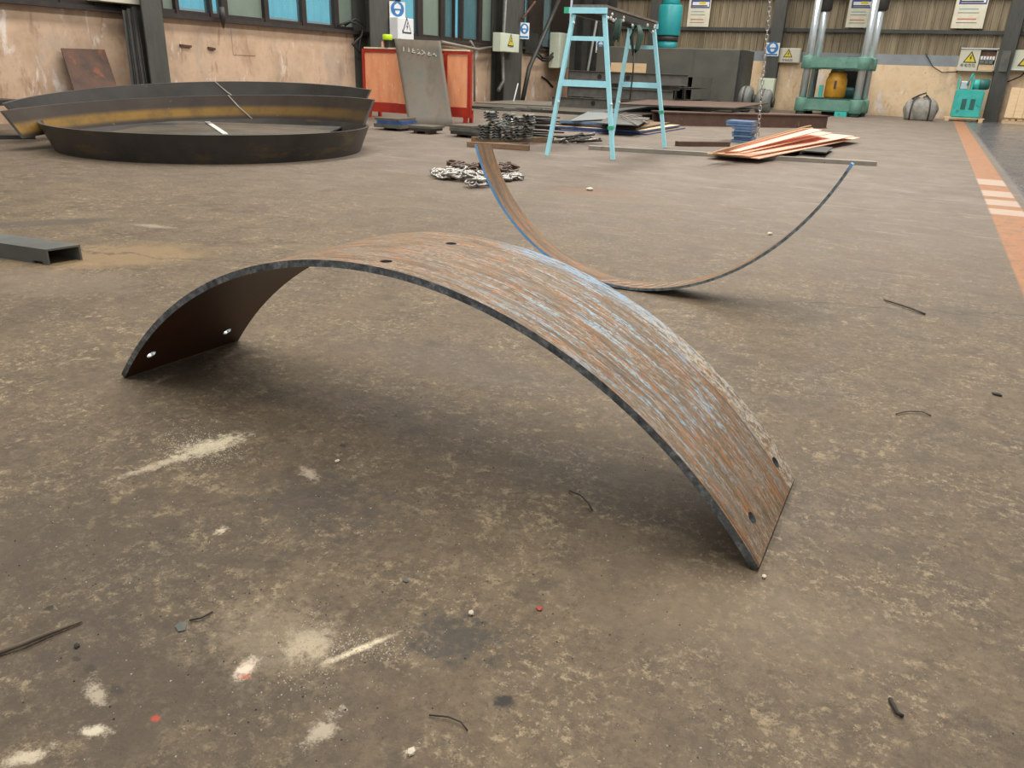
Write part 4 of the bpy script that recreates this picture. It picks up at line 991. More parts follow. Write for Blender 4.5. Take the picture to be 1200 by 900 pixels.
# box sections seen end on
Ye = 19.0
k = 0
lab = {0: 'bottom row', 1: 'middle row', 2: 'top row'}
for row, (pys, xs) in enumerate(((110, (783, 795, 808, 818)), (99, (780, 788, 797, 807, )), (88, (783, 795, 808)))):
    for xi, px in enumerate(xs):
        q = ony(px, pys+4, Ye); z = .05+row*.27; s_ = .24
        c = V((q.x, Ye+1.0, z+s_/2)); mb = MB()
        wx = .17; th_ = .012
        for cc, sz in (((c.x, c.y, z+th_/2), (wx, 2, th_)), ((c.x, c.y, z+s_-th_/2), (wx, 2, th_)), ((c.x-wx/2+th_/2, c.y, z+s_/2), (th_, 2, s_-2*th_)), ((c.x+wx/2-th_/2, c.y, z+s_/2), (th_, 2, s_-2*th_))): mb.box(cc, sz)
        pos = ['leftmost', 'second from left', 'third from left', 'rightmost'][xi] if len(xs) == 4 else ['leftmost', 'middle', 'rightmost'][xi]
        tag(mb.build('box_section', 'dark_steel' if (xi+row) % 2 else 'tank', None, (c.x, c.y, z)), '%s open ended steel box section in the %s right of the trestle' % (pos, lab[row]), 'box section', 'box sections seen end on')
for px in (785, 815):
    q = ony(px, 118, Ye); tag(MB().box((q.x, Ye+1, .025), (.7, .1, .05)).build('timber_block', 'timber', None, (q.x, Ye+1, 0)), 'timber block under the %s of the end on box sections' % ('left' if px == 785 else 'right'), 'block')
# large grey machine box
Yt = 21.6
x0, x1 = ony(788, 60, Yt).x-.0, ony(867, 60, Yt).x; zt = ony(867, 58, Yt).z
tk = empty('machine_box', ((x0+x1)/2, Yt+.6, 0)); tag(tk, 'big plain grey steel machine box standing before the back wall', 'machine box')
x00 = ony(700, 50, Yt).x
sub(MB().box(((x00+x1)/2, Yt+.6, zt/2+.0), (x1-x00, 1.2, zt)).bevel(.015), 'casing', 'tank', tk)
sub(MB().box((x1+.06, Yt+.75, zt/2), (.12, 1.3, zt-.02)), 'side_plate', 'dark_steel', tk)
sub(MB().box((ony(812, 80, Yt).x, Yt-.006, zt/2), (.02, .012, zt-.1)), 'seam', 'tank', tk)
sub(MB().box((ony(745, 80, Yt).x, Yt-.006, zt/2), (.02, .012, zt-.1)), 'seam', 'tank', tk)
q = ony(737, 80, Yt); tag(MB().box((q.x, Yt-.05, q.z-.05), (1.0, .03, .36)).build('osb_board', 'pale_timber', None, (q.x, Yt-.05, q.z-.2)), 'pale timber board standing on the stacked grey beams behind the trestle', 'board')
# teal cylinder standing on the box
q = ony(784, 52, Yt+.6)
cy = empty('teal_cylinder', (q.x, Yt+.6, zt)); tag(cy, 'tall teal painted cylinder standing on the grey machine box', 'cylinder')
rr = (ony(797.5, 30, Yt+.6).x-ony(771, 30, Yt+.6).x)/2; xc = (ony(797.5, 30, Yt+.6).x+ony(771, 30, Yt+.6).x)/2
zc_ = ony(785, 41, Yt+.6).z; ztp = ony(785, 6, Yt+.6).z
sub(MB().lathe([(rr*.8, zt), (rr*.85, zt+.04), (rr*.85, zc_-.16)], 24, Matrix.Translation((xc, Yt+.6, 0))), 'base', 'teal_tank', cy)
sub(MB().lathe([(rr*.9, zc_-.16), (rr*.9, zc_-.02)], 24, Matrix.Translation((xc, Yt+.6, 0))), 'collar', 'dark_steel', cy)
sub(MB().lathe([(rr*.98, zc_-.02), (rr, zc_), (rr, ztp-.03), (rr*.93, ztp)], 28, Matrix.Translation((xc, Yt+.6, 0))), 'shell', 'teal_tank', cy)
sub(MB().lathe([(rr*.7, ztp), (rr*.72, ztp+.05), (rr*.7, ztp+.8)], 24, Matrix.Translation((xc, Yt+.6, 0))), 'neck', 'teal_tank', cy)
# grey motors / rollers on the floor
Yr = 20.9
for k, (xa, xb, yt, yb, lbl) in enumerate(((861, 881, 102, 134, 'left grey electric motor drum beside the machine box'), (881, 904, 106, 136, 'right grey electric motor drum beside the machine box'))):
    a, b = ony(xa, yb, Yr-k*.4), ony(xb, yt, Yr-k*.4); R_ = (b.z-max(a.z, 0))/2; xm_ = (a.x+b.x)/2; w_ = (b.x-a.x)
    zc_ = R_+.02
    r_ = empty('motor_drum', (xm_, Yr-k*.4+R_, 0)); tag(r_, lbl, 'motor')
    M_ = Matrix.Translation((xm_-w_/2, Yr-k*.4+R_, zc_))@Matrix.Rotation(PI/2, 4, 'Y')
    sub(MB().lathe([(R_*.7, 0), (R_*.95, .05), (R_, .1), (R_, w_-.1), (R_*.95, w_-.05), (R_*.7, w_)], 28, M_), 'drum', 'roller', r_)
    sub(MB().lathe([(R_*1.04, w_*.4), (R_*1.04, w_*.5)], 28, M_), 'band', 'dark_steel', r_)
    sub(MB().lathe([(R_*.4, w_), (R_*.4, w_+.06)], 16, M_), 'shaft', 'dark_steel', r_)
    sub(MB().box((xm_, Yr-k*.4+R_, .01), (w_*.8, R_*1.5, .02)), 'foot', 'dark_steel', r_)
q = ony(897, 110, 23.4); tag(MB().box((q.x, 23.4, .43), (.42, .3, .86)).bevel(.01).build('pale_cabinet', 'box_green', None, (q.x, 23.4, 0)), 'small pale green cabinet behind the motor drums', 'cabinet')

# ================================================================== HYDRAULIC PRESS
pr = empty('hydraulic_press', (-2.94, 23.0, 0), rad(-9)); tag(pr, 'green four column hydraulic press with polished rods near the back wall', 'press')
W_, D_ = 1.72, 1.1
def pp(mb, name, mt): return mb.build(name, mt, pr)
def pbox(x0, x1, y0, y1, z0, z1, bv=.03): return MB().box(((x0+x1)/2, (y0+y1)/2, (z0+z1)/2), (x1-x0, y1-y0, z1-z0)).bevel(bv, 2)
pp(pbox(.05, W_-.05, .06, D_-.06, .1, .40), 'base', 'press_green')
pp(pbox(.15, W_-.15, .1, D_-.1, .4, .43, .01), 'bed', 'press_dark')
CO = [(.17, .17), (W_-.17, .17), (.17, D_-.17), (W_-.17, D_-.17)]
for x, y in CO:
    pp(MB().lathe([(.15, .08), (.165, .1), (.165, .40), (.15, .42)], 20, Matrix.Translation((x, y, 0))), 'base_boss', 'press_green')
    pp(MB().lathe([(.15, 1.13), (.165, 1.15), (.165, 1.42), (.15, 1.44)], 20, Matrix.Translation((x, y, 0))), 'platen_boss', 'press_green')
    pp(MB().lathe([(.095, .43), (.095, 3.6)], 20, Matrix.Translation((x, y, 0))), 'rod', 'chrome')
    pp(MB().lathe([(.12, 0), (.12, .1)], 12, Matrix.Translation((x, y, 0))), 'foot', 'press_dark')
for x, y in CO[2:]: pp(MB().lathe([(.13, 2.55), (.17, 2.6), (.17, 3.6)], 16, Matrix.Translation((x, y, 0))), 'sleeve', 'dark_steel')
pp(pbox(.05, W_-.05, .05, D_-.05, 1.14, 1.43), 'platen', 'press_green')
pp(pbox(0, W_, 0, D_, 3.6, 4.2), 'crown', 'press_green')
pp(MB().box((1.25, .12, .06), (.3, .2, .12)), 'foot_block', 'teal')
pp(MB().lathe([(.16, 1.0), (.16, 1.14)], 16, Matrix.Translation((.85, .6, 0))), 'ram', 'chrome')
# dark machinery behind press opening
hp = empty('pump_unit', (-1.75, 24.3, 0)); tag(hp, 'dark pump unit with teal motor, seen through the press opening', 'pump')
sub(MB().box((-1.75, 24.4, .6), (1.0, .5, 1.1)).bevel(.03), 'housing', 'rubber', hp)
sub(MB().box((-1.75, 24.4, .03), (1.1, .6, .06)), 'base_plate', 'dark_steel', hp)
sub(MB().lathe([(.14, 0), (.16, .03), (.16, .35), (.13, .4)], 18, Matrix.Translation((-1.95, 24.1, .55))@Matrix.Rotation(PI/2, 4, 'Y')), 'motor', 'motor', hp)
for k in range(4): sub(MB().tube([(-1.35-.04*k, 24.1, .9-.1*k), (-1.5, 24.05, .72-.06*k), (-1.3, 24.1, .5)], .018, 6), 'hose', 'dark_steel', hp)
# yellow drum standing in the press
yb = empty('yellow_gas_bottle', (0, 0, 0)); yp = V((ony(977, 115, 23.35).x, 23.35, .43)); yb.location = yp
tag(yb, 'worn yellow gas bottle standing on the bed of the green press', 'gas bottle')
rr = (ony(990, 100, 23.35).x-ony(965, 100, 23.35).x)/2
sub(MB().lathe([(rr*.85, .0), (rr, .05), (rr, .44), (rr*.93, .5), (rr*.86, .53), (rr*.86, .6), (rr*.6, .66)], 26, Matrix.Translation(yp)), 'body', 'yellow_can', yb)
sub(MB().lathe([(rr*.5, .66), (rr*.5, .69), (rr*.3, .7)], 16, Matrix.Translation(yp)), 'valve', 'chrome', yb)
sub(MB().box(yp+V((0, -rr-.004, .33)), (.05, .02, .2)), 'handle', 'dark_steel', yb)
q = V((ony(961, 110, 23.3).x, 23.3, .43+.16)); tag(MB().box(q, (.09, .1, .3)).build('green_post', 'teal', None, q-V((0, 0, .15))), 'short teal post beside the yellow bottle on the press bed', 'post')

# ================================================================== RIGHT BACK ITEMS
# woven sack
q = V(((ony(1057, 135, 23.1).x+ony(1098, 135, 23.1).x)/2, 23.2, 0)); w_ = ony(1098, 135, 23.1).x-ony(1057, 135, 23.1).x
sk = empty('woven_sack', q); tag(sk, 'bulging grey woven sack with tied handles on the floor by the back wall', 'sack')
bmx = bmesh.new(); bmesh.ops.create_icosphere(bmx, subdivisions=4, radius=1)
rs = random.Random(3); 
for v in bmx.verts:
    x, y, z = v.co; z2 = max(z, -.6)
    v.co = V((x*(1-.12*abs(z2)+.0), y*.9, (max(z2, -.6)+.6)/1.6*1.0)); v.co.z = math.copysign(abs(v.co.z)**.75, v.co.z); 
    a_ = math.atan2(y, x); f_ = 1+.05*math.sin(a_*7+z*2)+.03*math.sin(a_*13+z*7)
    v.co.x = math.copysign(abs(v.co.x)**.55, v.co.x)*f_*(1-.06*math.exp(-((abs(x)-.62)/.07)**2)); v.co.y *= f_
    v.co = V((v.co.x*w_/2*.97, v.co.y*.34, v.co.z*.56))
for f in bmx.faces: f.smooth = True
mb = MB(); mb.bm.free(); mb.bm = bmx; mb.uv = bmx.loops.layers.uv.new('UVMap'); mb.build('bag', 'sack', sk)
for k, x_ in ((0, -.22), (1, .2)):
    sub(MB().tube([q+V((x_, -.36, .02)), q+V((x_*1.02, -.37, .25)), q+V((x_*.9, -.28, .5)), q+V((x_*.4, -.1, .6)), q+V((x_*.3, .1, .6))], .018, 6), 'strap', 'dark_steel', sk)
sub(MB().tube([q+V((-.25, -.2, .5)), q+V((-.1, -.2, .6)), q+V((.04, -.2, .66)), q+V((.08, -.2, .58)), q+V((0, -.2, .55))], .02, 6), 'knot', 'dark_steel', sk)
# teal cabinet on pallet
Yc = 24.1
x0, x1 = ony(1115, 130, Yc).x, ony(1149, 130, Yc).x; ztc = ony(1130, 105, Yc).z
tc = empty('teal_machine_cabinet', ((x0+x1)/2, Yc+.25, .09)); tag(tc, 'bright teal pump cabinet with fittings on top, standing on a small pallet', 'cabinet')
sub(MB().box(((x0+x1)/2, Yc+.25, (ztc+.09)/2), (x1-x0, .5, ztc-.09)).bevel(.03, 2), 'body', 'teal', tc)
for xk in (.36, .66): sub(MB().box((x0+(x1-x0)*xk, Yc-.003, .42), (.11, .008, .26)), 'vent', 'motor', tc)
sub(MB().box((x0+.16, Yc+.2, ztc+.1), (.2, .2, .2)).bevel(.02), 'valve_block', 'chrome', tc)
sub(MB().box((x0+.02, Yc+.2, ztc+.15), (.04, .3, .3)), 'bracket', 'teal', tc); sub(MB().box((x0+.33, Yc+.2, ztc+.17), (.04, .3, .34)), 'bracket', 'teal', tc)
sub(MB().lathe([(.1, 0), (.12, .03), (.12, .16), (.1, .2)], 18, Matrix.Translation((x0+.32, Yc+.2, ztc+.13))@Matrix.Rotation(PI/2, 4, 'Y')), 'gearbox', 'teal', tc)
sub(MB().lathe([(.12, 0), (.13, .02), (.13, .2), (.1, .24)], 18, Matrix.Translation((x0+.49, Yc+.2, ztc+.14))@Matrix.Rotation(PI/2, 4, 'Y')), 'motor', 'motor', tc)
sub(MB().tube([(x0+.22, Yc+.1, ztc+.1), (x0+.28, Yc+.05, ztc+.35), (x0+.3, Yc+.1, ztc+.38)], .02, 6), 'pipe', 'teal', tc)
pa = empty('wooden_pallet', ((x0+x1)/2, Yc+.2, 0)); tag(pa, 'small pale wooden pallet under the teal cabinet', 'pallet')
for k in range(4): sub(MB().box(((x0+x1)/2, Yc-.02+.16*k, .08), (x1-x0+.26, .12, .02)), 'slat', 'pale_timber', pa)
for xx in (x0-.07, x1+.05): sub(MB().box((xx, Yc+.22, .035), (.1, .6, .07)), 'bearer', 'pale_timber', pa)
# pallet of boards at right edge
x0, x1 = 2.1, 3.4; Yp = 24.3
pa = empty('wooden_crate_panel', ((x0+x1)/2, Yp+.25, 0)); tag(pa, 'pale timber boards standing on a ragged pallet at the right edge', 'timber boards')
for k in range(6):
    xx = x0+.1+k*.2; sub(MB().bar((xx, Yp+.02, .14), (xx+.03, Yp+.3, .86+random.uniform(-.01, .01)), .19, .02, (1, 0, 0)), 'board', 'pale_timber', pa)
for k in range(9): sub(MB().box((x0+.08+k*.14, Yp+.1, .09+random.uniform(-.01, .01)), (.1+random.uniform(-.03, .03), .3, .035), random.uniform(-.1, .1)), 'slat', 'pale_timber' if k % 2 else 'ply_edge', pa)
for yy in (Yp+.0, Yp+.3): sub(MB().box(((x0+x1)/2, yy, .035), (x1-x0, .08, .07)), 'bearer', 'pale_timber', pa)

# ---- electric boxes, signs, posters
def tri_sign(par, c, s, zx=V((1, 0, 0)), nrm_=V((0, -1, 0)), dark=False):
    """warning triangle with bolt on a plate facing nrm_"""
    upv = V((0, 0, 1)); M = Matrix((zx, upv, zx.cross(upv))).transposed().to_4x4()
    out = zx.cross(upv)
    def poly(pts, off, mt, nm):
        M2 = M.copy(); M2.translation = V(c)+out*off; q = MB().prism(pts, 0, .003, M2).build(nm, mt, par, par.location); q.location = (0, 0, 0)
    poly([(-s*.58, -s*.45), (s*.58, -s*.45), (0, s*.6)], .001, 'ink', 'warning_border')
    poly([(-s*.44, -s*.37), (s*.44, -s*.37), (0, s*.42)], .004, 'sign_white' if dark else 'warn_yellow', 'warning_field')
    poly([(.03*s, s*.25), (-.1*s, -.06*s), (.0, -.06*s), (-.04*s, -.32*s), (.12*s, .02*s), (.02*s, .02*s), (.1*s, .25*s)], .007, 'ink', 'bolt_symbol')
def wtext(s, size, c, par, zx=V((1, 0, 0)), mt='ink'):
    M = Matrix((zx, V((0, 0, 1)), zx.cross(V((0, 0, 1))))).transposed().to_4x4(); M.translation = V(c); text(s, size, M, mt, par)
YB = YW-.08
def wallbox(xa, ya, xb, yb, dep, name, label, mt='box_grey', Y=None):
    Y = Y or YW-dep; a, b = ony(xa, ya, Y), ony(xb, yb, Y)
    r_ = empty(name, ((a.x+b.x)/2, Y+dep/2, (a.z+b.z)/2)); tag(r_, label, 'electric box'); return r_, a, b, Y
# box beside the press
r_, a, b, Y = wallbox(911, 56, 936, 74, .2, 'electric_box', 'beige electric box with yellow warning triangle, left of the green press')
sub(MB().box(((a.x+b.x)/2, Y+.1, (a.z+b.z)/2), (b.x-a.x, .2, a.z-b.z)).bevel(.008), 'case', 'box_grey', r_)
sub(MB().box(((a.x+b.x)/2, Y-.004, (a.z+b.z)/2), (b.x-a.x-.04, .01, a.z-b.z-.04)), 'door', 'box_grey', r_)
cx_ = (a.x+b.x)/2; cz = (a.z+b.z)/2
tri_sign(r_, (cx_, Y-.01, cz+.05), .22); wtext('有电危险', .075, (cx_, Y-.011, cz-.13), r_)
# open box, right
r_, a, b, Y = wallbox(1127, 57, 1164, 84, .25, 'electric_box', 'open electric box with warning triangle and fuses, above the teal cabinet')
W2, H2 = b.x-a.x, a.z-b.z; x0, z0 = a.x, b.z; t_ = .015
for c, s in (((x0+W2/2, Y+.24, z0+H2/2), (W2, .02, H2)), ((x0+W2/2, Y+.125, z0+.01), (W2, .25, .02)), ((x0+W2/2, Y+.125, z0+H2-.01), (W2, .25, .02)), ((x0+.01, Y+.125, z0+H2/2), (.02, .25, H2)), ((x0+W2-.01, Y+.125, z0+H2/2), (.02, .25, H2))):
    sub(MB().box(c, s), 'case', 'box_grey', r_)
sub(MB().box((x0+W2*.27, Y-.005, z0+H2/2), (W2*.54, .012, H2)), 'door', 'box_grey', r_)
dd_ = sub(MB().bar((x0+W2+.01, Y-.01, z0+H2*.48), (x0+W2+.28, Y-.15, z0+H2*.48), H2*.94, .012, (0, 0, 1)), 'open_door', 'grey_steel', r_)
sub(MB().box((x0+W2*.77, Y+.12, z0+H2*.72), (W2*.4, .2, H2*.3)), 'breaker', 'rust_dark', r_)
for k in range(5): sub(MB().box((x0+W2*(.6+.08*k), Y+.01, z0+H2*.6), (.05, .03, .09)), 'fuse', 'sign_white', r_)
for k in range(3): sub(MB().box((x0+W2*(.63+.12*k), Y+.01, z0+H2*.44), (.09, .03, .1)), 'terminal', 'roller', r_)
sub(MB().box((x0+W2*.77, Y+.05, z0+H2*.18), (W2*.4, .05, H2*.26)), 'backing_board', 'pale_timber', r_)
sub(MB().box((x0+W2*.5, Y+.1, z0+H2+.012), (W2*1.02, .28, .02)), 'hood', 'sign_white', r_)
tri_sign(r_, (x0+W2*.3, Y-.013, z0+H2*.6), .27); wtext('有电危险', .09, (x0+W2*.27, Y-.014, z0+H2*.24), r_)
# far right box
r_, a, b, Y = wallbox(1176, 58, 1216, 84, .22, 'electric_box', 'pale electric box at the right edge with a warning sign and black cable', 'box_green')
sub(MB().box(((a.x+b.x)/2, Y+.11, (a.z+b.z)/2), (b.x-a.x, .22, a.z-b.z)).bevel(.01), 'case', 'box_green', r_)
sub(MB().box(((a.x+b.x)/2, Y-.02, b.z+.03), (b.x-a.x, .04, .02)), 'lip', 'sign_white', r_)
sub(MB().box(((a.x+b.x)/2+.18, Y-.004, (a.z+b.z)/2+.02), (.5, .008, a.z-b.z-.12)), 'sign_plate', 'poster', r_)
tri_sign(r_, ((a.x+b.x)/2+.15, Y-.009, (a.z+b.z)/2+.02), .34)
sub(MB().tube([(a.x+.08, Y+.1, b.z), (a.x+.12, Y+.08, b.z-.2), (a.x+.3, Y+.06, b.z-.26), (a.x+.55, Y+.08, b.z-.12), (a.x+.62, Y+.1, b.z)], .018, 6), 'cable', 'rubber', r_)
# posters
def poster(xa, ya, xb, yb, label, full=True):
    Y = YW-.09; a, b = ony(xa, ya, Y), ony(xb, yb, Y); w_ = b.x-a.x; zb_ = b.z; zt_ = zb_+w_*1.2
    cx_ = (a.x+b.x)/2; r_ = empty('wall_poster', (cx_, Y, (zt_+zb_)/2)); tag(r_, label, 'poster', 'notices on the back wall')
    sub(MB().box((cx_, Y, (zt_+zb_)/2), (w_, .01, zt_-zb_)), 'sheet', 'poster', r_)
    for nm, c, s, mt in (('heading', (cx_+.02, zt_-.26*w_), (w_*.86, w_*.34), 'print_navy'), ('heading_field', (cx_+.03, zt_-.28*w_), (w_*.76, w_*.2), 'sign_white'), ('emblem', (cx_+w_*.12, zt_-.22*w_), (w_*.3, w_*.1), 'warn_yellow'), ('heading_rule', (cx_, zt_-.34*w_), (w_*.7, w_*.05), 'ink'),
                         ('text_line', (cx_-.04, zb_+w_*.62), (w_*.6, w_*.03), 'print_cyan'), ('text_line', (cx_-.03, zb_+w_*.5), (w_*.66, w_*.018), 'ink'), ('text_line', (cx_-.04, zb_+w_*.3), (w_*.6, w_*.035), 'print_red'), ('text_line', (cx_-.03, zb_+w_*.18), (w_*.66, w_*.018), 'ink')):
        off = {'heading': .006, 'heading_field': .008, 'emblem': .01, 'heading_rule': .01}.get(nm, .006)
        sub(MB().box((c[0], Y-off, c[1]), (s[0], .002, s[1])), nm, mt, r_)
poster(808, 1, 830, 31.5, 'pale notice poster on the back wall furthest left, next to the teal cylinder')
poster(996, 1, 1019, 32.5, 'pale notice poster on the back wall between the press rods')
poster(1121, 1, 1151, 33.5, 'pale notice poster on the back wall above the open electric box')
# blue mandatory signs
def msign(c, w_, h_, zx, label, name='safety_sign'):
    c = V(c); out = zx.cross(V((0, 0, 1))); M = Matrix((zx, V((0, 0, 1)), out)).transposed().to_4x4(); r_ = empty(name, c); tag(r_, label, 'sign', 'blue and white safety signs')
    def pr_(pts, off, mt, nm, z=.002):
        M2 = M.copy(); M2.translation = c+out*off; sub(MB().prism(pts, 0, z, M2), nm, mt, r_)
    pr_([(-w_/2, -h_/2), (w_/2, -h_/2), (w_/2, h_/2), (-w_/2, h_/2)], 0, 'sign_white', 'plate', .008)
    R_ = w_*.42; cz_ = h_*.13
    circ = lambda r, x0=0, y0=0, n=24, ky=1: [(x0+r*math.cos(2*PI*k/n), y0+r*ky*math.sin(2*PI*k/n)) for k in range(n)]
    pr_(circ(R_, 0, cz_), .009, 'sign_blue', 'disc')
    pr_(circ(R_*.36, 0, cz_-.1*w_, 18, 1.2), .0115, 'sign_white', 'head_symbol')
    pr_([(-R_*.55, cz_+.02*w_), (R_*.55, cz_+.02*w_), (R_*.45, cz_+.2*w_), (0, cz_+.32*w_), (-R_*.45, cz_+.2*w_)], .014, 'sign_white', 'helmet_symbol')
    pr_([(-R_*.5, cz_-.07*w_), (R_*.5, cz_-.07*w_), (R_*.5, cz_+.02*w_), (-R_*.5, cz_+.02*w_)], .016, 'sign_blue', 'visor_symbol')
    pr_([(-w_*.42, -h_*.44), (w_*.42, -h_*.44), (w_*.42, -h_*.32), (-w_*.42, -h_*.32)], .009, 'sign_blue', 'caption_bar')
Yf = YW-.33
a, b = ony(898.5, 50, Yf), ony(912, 66, Yf); msign(((a.x+b.x)/2, Yf, (a.z+b.z)/2), b.x-a.x, a.z-b.z, V((1, 0, 0)), 'blue and white safety sign on the back wall column left of the press')
ly = V((0, 1, 0))
a, b = onx(455, 1, CX+.03), onx(467, 26, CX+.03); zx = V((.55, .83, 0)).normalized()
msign((CX+.12, (a.y+b.y)/2, (a.z+b.z)/2), .33, a.z-b.z, zx, 'blue and white safety sign on the left wall column above the red board')
a, b = onx(610, 26, CX+.03), onx(616, 46, CX+.03); msign((CX+.06, (a.y+b.y)/2, (a.z+b.z)/2), .3, a.z-b.z, zx, 'small blue and white safety sign high on the third left wall column')
a, b = ony(699, 47, 22.4), ony(709, 62, 22.4); msign(((a.x+b.x)/2, 22.4, (a.z+b.z)/2), b.x-a.x, a.z-b.z, V((1, 0, 0)), 'grey white safety sign seen between the trestle legs on the back column')
# left wall boxes
def lbox(xa, ya, xb, yb, X, dep, wy, name, label, mt, sign=False, cat='electric box'):
    """box whose front faces +x; (xa,ya)-(xb,yb) bound it in the photo"""
    a, b = onx(xa, ya, X), onx(xb, yb, X); y0, y1 = a.y, b.y; zt_, zb_ = a.z, b.z
    r_ = empty(name, (X-dep/2, (y0+y1)/2, (zt_+zb_)/2)); tag(r_, label, cat)
    sub(MB().box((X-dep/2, (y0+y1)/2, (zt_+zb_)/2), (dep, y1-y0, zt_-zb_)).bevel(.008), 'case', mt, r_)
    sub(MB().box((X+.004, (y0+y1)/2, (zt_+zb_)/2), (.008, (y1-y0)*.92, (zt_-zb_)*.94)), 'door', mt, r_)
    if sign: tri_sign(r_, (X+.009, (y0+y1)/2+.02, (zt_+zb_)/2+.05), min(.28, (y1-y0)*.6), ly, dark=mt == 'sign_white'); wtext('有电危险', .08, (X+.0095, (y0+y1)/2, zb_+.14), r_, ly)
    return r_
lbox(114, -16, 165, 6, XW+.25, .25, 0, 'electric_box', 'grey white electric box above the sill beside the first left wall column', 'box_grey')
lbox(466, 20, 485, 47.5, XW+.62, .2, 0, 'electric_box', 'narrow grey electric box with warning triangle above the leaning sheet', 'sign_white', True)
lbox(587, 38, 608, 62, CX+.24, .22, 0, 'electric_box', 'cream electric box with warning label on the third left wall column', 'box_green', True)
lbox(656, 38, 680, 81, XW+.5, .3, 0, 'control_cabinet', 'tall pale green control cabinet behind the left trestle leg', 'box_green', False, 'cabinet')
lbox(617, 38, 630, 64, XW+.1, .1, 0, 'open_wall_box', 'small dark open box on the wall right of the third column', 'dark_steel', False, 'box')
# pipes, props and hoses in the corner beyond column three
def tb(name, pts, r, mt, label, cat): return tag(MB().tube(pts, r, 7).build(name, mt, None, pts[0]), label, cat)
a = onx(655, 0, XW+.5); b = onx(620, 80, XW+.6); c = onx(612, 112, XW+.5); tb('diagonal_brace', [a+(a-b)*.5, b, V((c.x, c.y, 0.0))], .06, 'dark_steel', 'thick dark pipe slanting down the left wall beyond the third column', 'pipe')
a = onx(627, 2, XW+.5); b = onx(612, 22, XW+.5); tb('bracket_arm', [a, b], .03, 'rust_dark', 'short rusty bracket arm near the third column top', 'bracket')
a = onx(592, 0, XW+.45); b = onx(589, 62, XW+.45); c = onx(590, 95, XW+.45); d_ = onx(584, 106, XW+.45); tb('drain_pipe', [a, b, c, d_], .05, 'grey_steel', 'grey conduit pipe running down beside the cream electric box', 'pipe')
a = onx(607, 98, XW+.7); b = onx(601, 119, XW+.8); tb('pale_stick', [a+V((0, 0, 0)), V((b.x, b.y, 0.01))], .015, 'sign_white', 'thin pale stick leaning at the foot of the third column', 'stick')
a = ony(700, 20, 19.6); b = ony(687, 93, 19.2); tb('grey_pole', [V((a.x, a.y, a.z)), V((b.x, b.y, b.z)), V((b.x-.12, b.y-.05, .0))], .03, 'roller', 'thin grey pole slanting between the front trestle legs, far behind', 'pole')
for k, (xs, lb) in enumerate((((630, 636, 643, 650), 'black hose draped over the wall edge beyond the third column'), ((628, 636, 644, 651), 'second black hose draped just below the first beyond the third column'))):
    tb('black_hose', [onx(xs[0], 62+k*3, XW+.3), onx(xs[1], 68+k*3, XW+.35), onx(xs[2], 68+k*3, XW+.35), onx(xs[3], 60+k*3, XW+.3)], .03, 'rubber', lb, 'hose')
tb('black_hose', [onx(635, 90, XW+.03), onx(641, 94, XW+.03), onx(648, 102, XW+.03)], .025, 'rubber', 'short black hose curling on the stained wall beyond the third column', 'hose')
tb('black_cable', [onx(404, 30, XW+.1), onx(416, 22, XW+.2), onx(425, 28, XW+.2), onx(424, 42, XW+.2), onx(413, 52, XW+.25), onx(418, 57, XW+.25), onx(422, 62, XW+.2)], .02, 'rubber', 'black cable looping over the sill left of the red board', 'cable')
tb('black_cable', [onx(396, 30, XW+.12), onx(410, 25, XW+.18), onx(428, 32, XW+.2), onx(422, 44, XW+.2), onx(420, 70, XW+.2)], .02, 'rubber', 'second black cable hanging from the sill left of the red board', 'cable')
a = onx(555, 48, XW+.15); tb('white_conduit', [onx(551, 48, XW+.12), onx(556, 56, XW+.12), onx(556, 119, XW+.12)], .03, 'flat_bar', 'pale conduit pipe running down the wall right of the red board', 'pipe')
tb('thin_pipe', [onx(517, 49, XW+.15), onx(540, 54, XW+.15), onx(560, 58, XW+.15), onx(580, 55, XW+.15)], .035, 'flat_bar', 'pale pipe running just under the sill above the red board', 'pipe')
tb('sill_bracket', [onx(259, 8, XW+.2), onx(261, 22, XW+.2), onx(262, 33, XW+.14)], [.05, .05, .01], 'dark_steel', 'pointed dark bracket hanging from the sill above the rings', 'bracket')
c_ = onx(205, 22, XW+.12)
tb('wall_cable', [ony(1085, 63, YW-.04), ony(1093, 78, YW-.06), ony(1104, 85, YW-.06), ony(1122, 84, YW-.04)], .012, 'rubber', 'thin black cable looping on the back wall left of the open electric box', 'cable')
for k, (xa, xb, yy, lb) in enumerate(((211, 224, 53, 'left rusty anchor bar on the left wall plaster'), (244, 252, 56, 'right rusty anchor bar on the left wall plaster'))):
    a, b = onx(xa, yy, XW+.02), onx(xb, yy+1.5, XW+.02); tag(MB().bar(a, b, .03, .03).build('wall_anchor', 'rust_dark', None, a), lb, 'anchor')
# dark clutter frame in the corner
for k, (xa, lb) in enumerate(((672, 'left dark steel post in the far corner behind the trestle'), (686, 'middle dark steel post in the far corner behind the trestle'), (704, 'right dark steel post in the far corner behind the trestle'))):
    q = ony(xa, 60, 22.5); tag(MB().box((q.x, 22.5, 1.7), (.16, .16, 3.4)).build('corner_post', 'dark_steel', None, (q.x, 22.5, 0)), lb, 'post')
q = ony(685, 20, 22.8); tag(MB().box((q.x+.15, 23.2, 1.6), (1.3, .1, 3.2)).build('dark_screen', 'dark_steel', None, (q.x, 23.2, 0)), 'dark sheet screen in the far corner behind the trestle', 'screen')

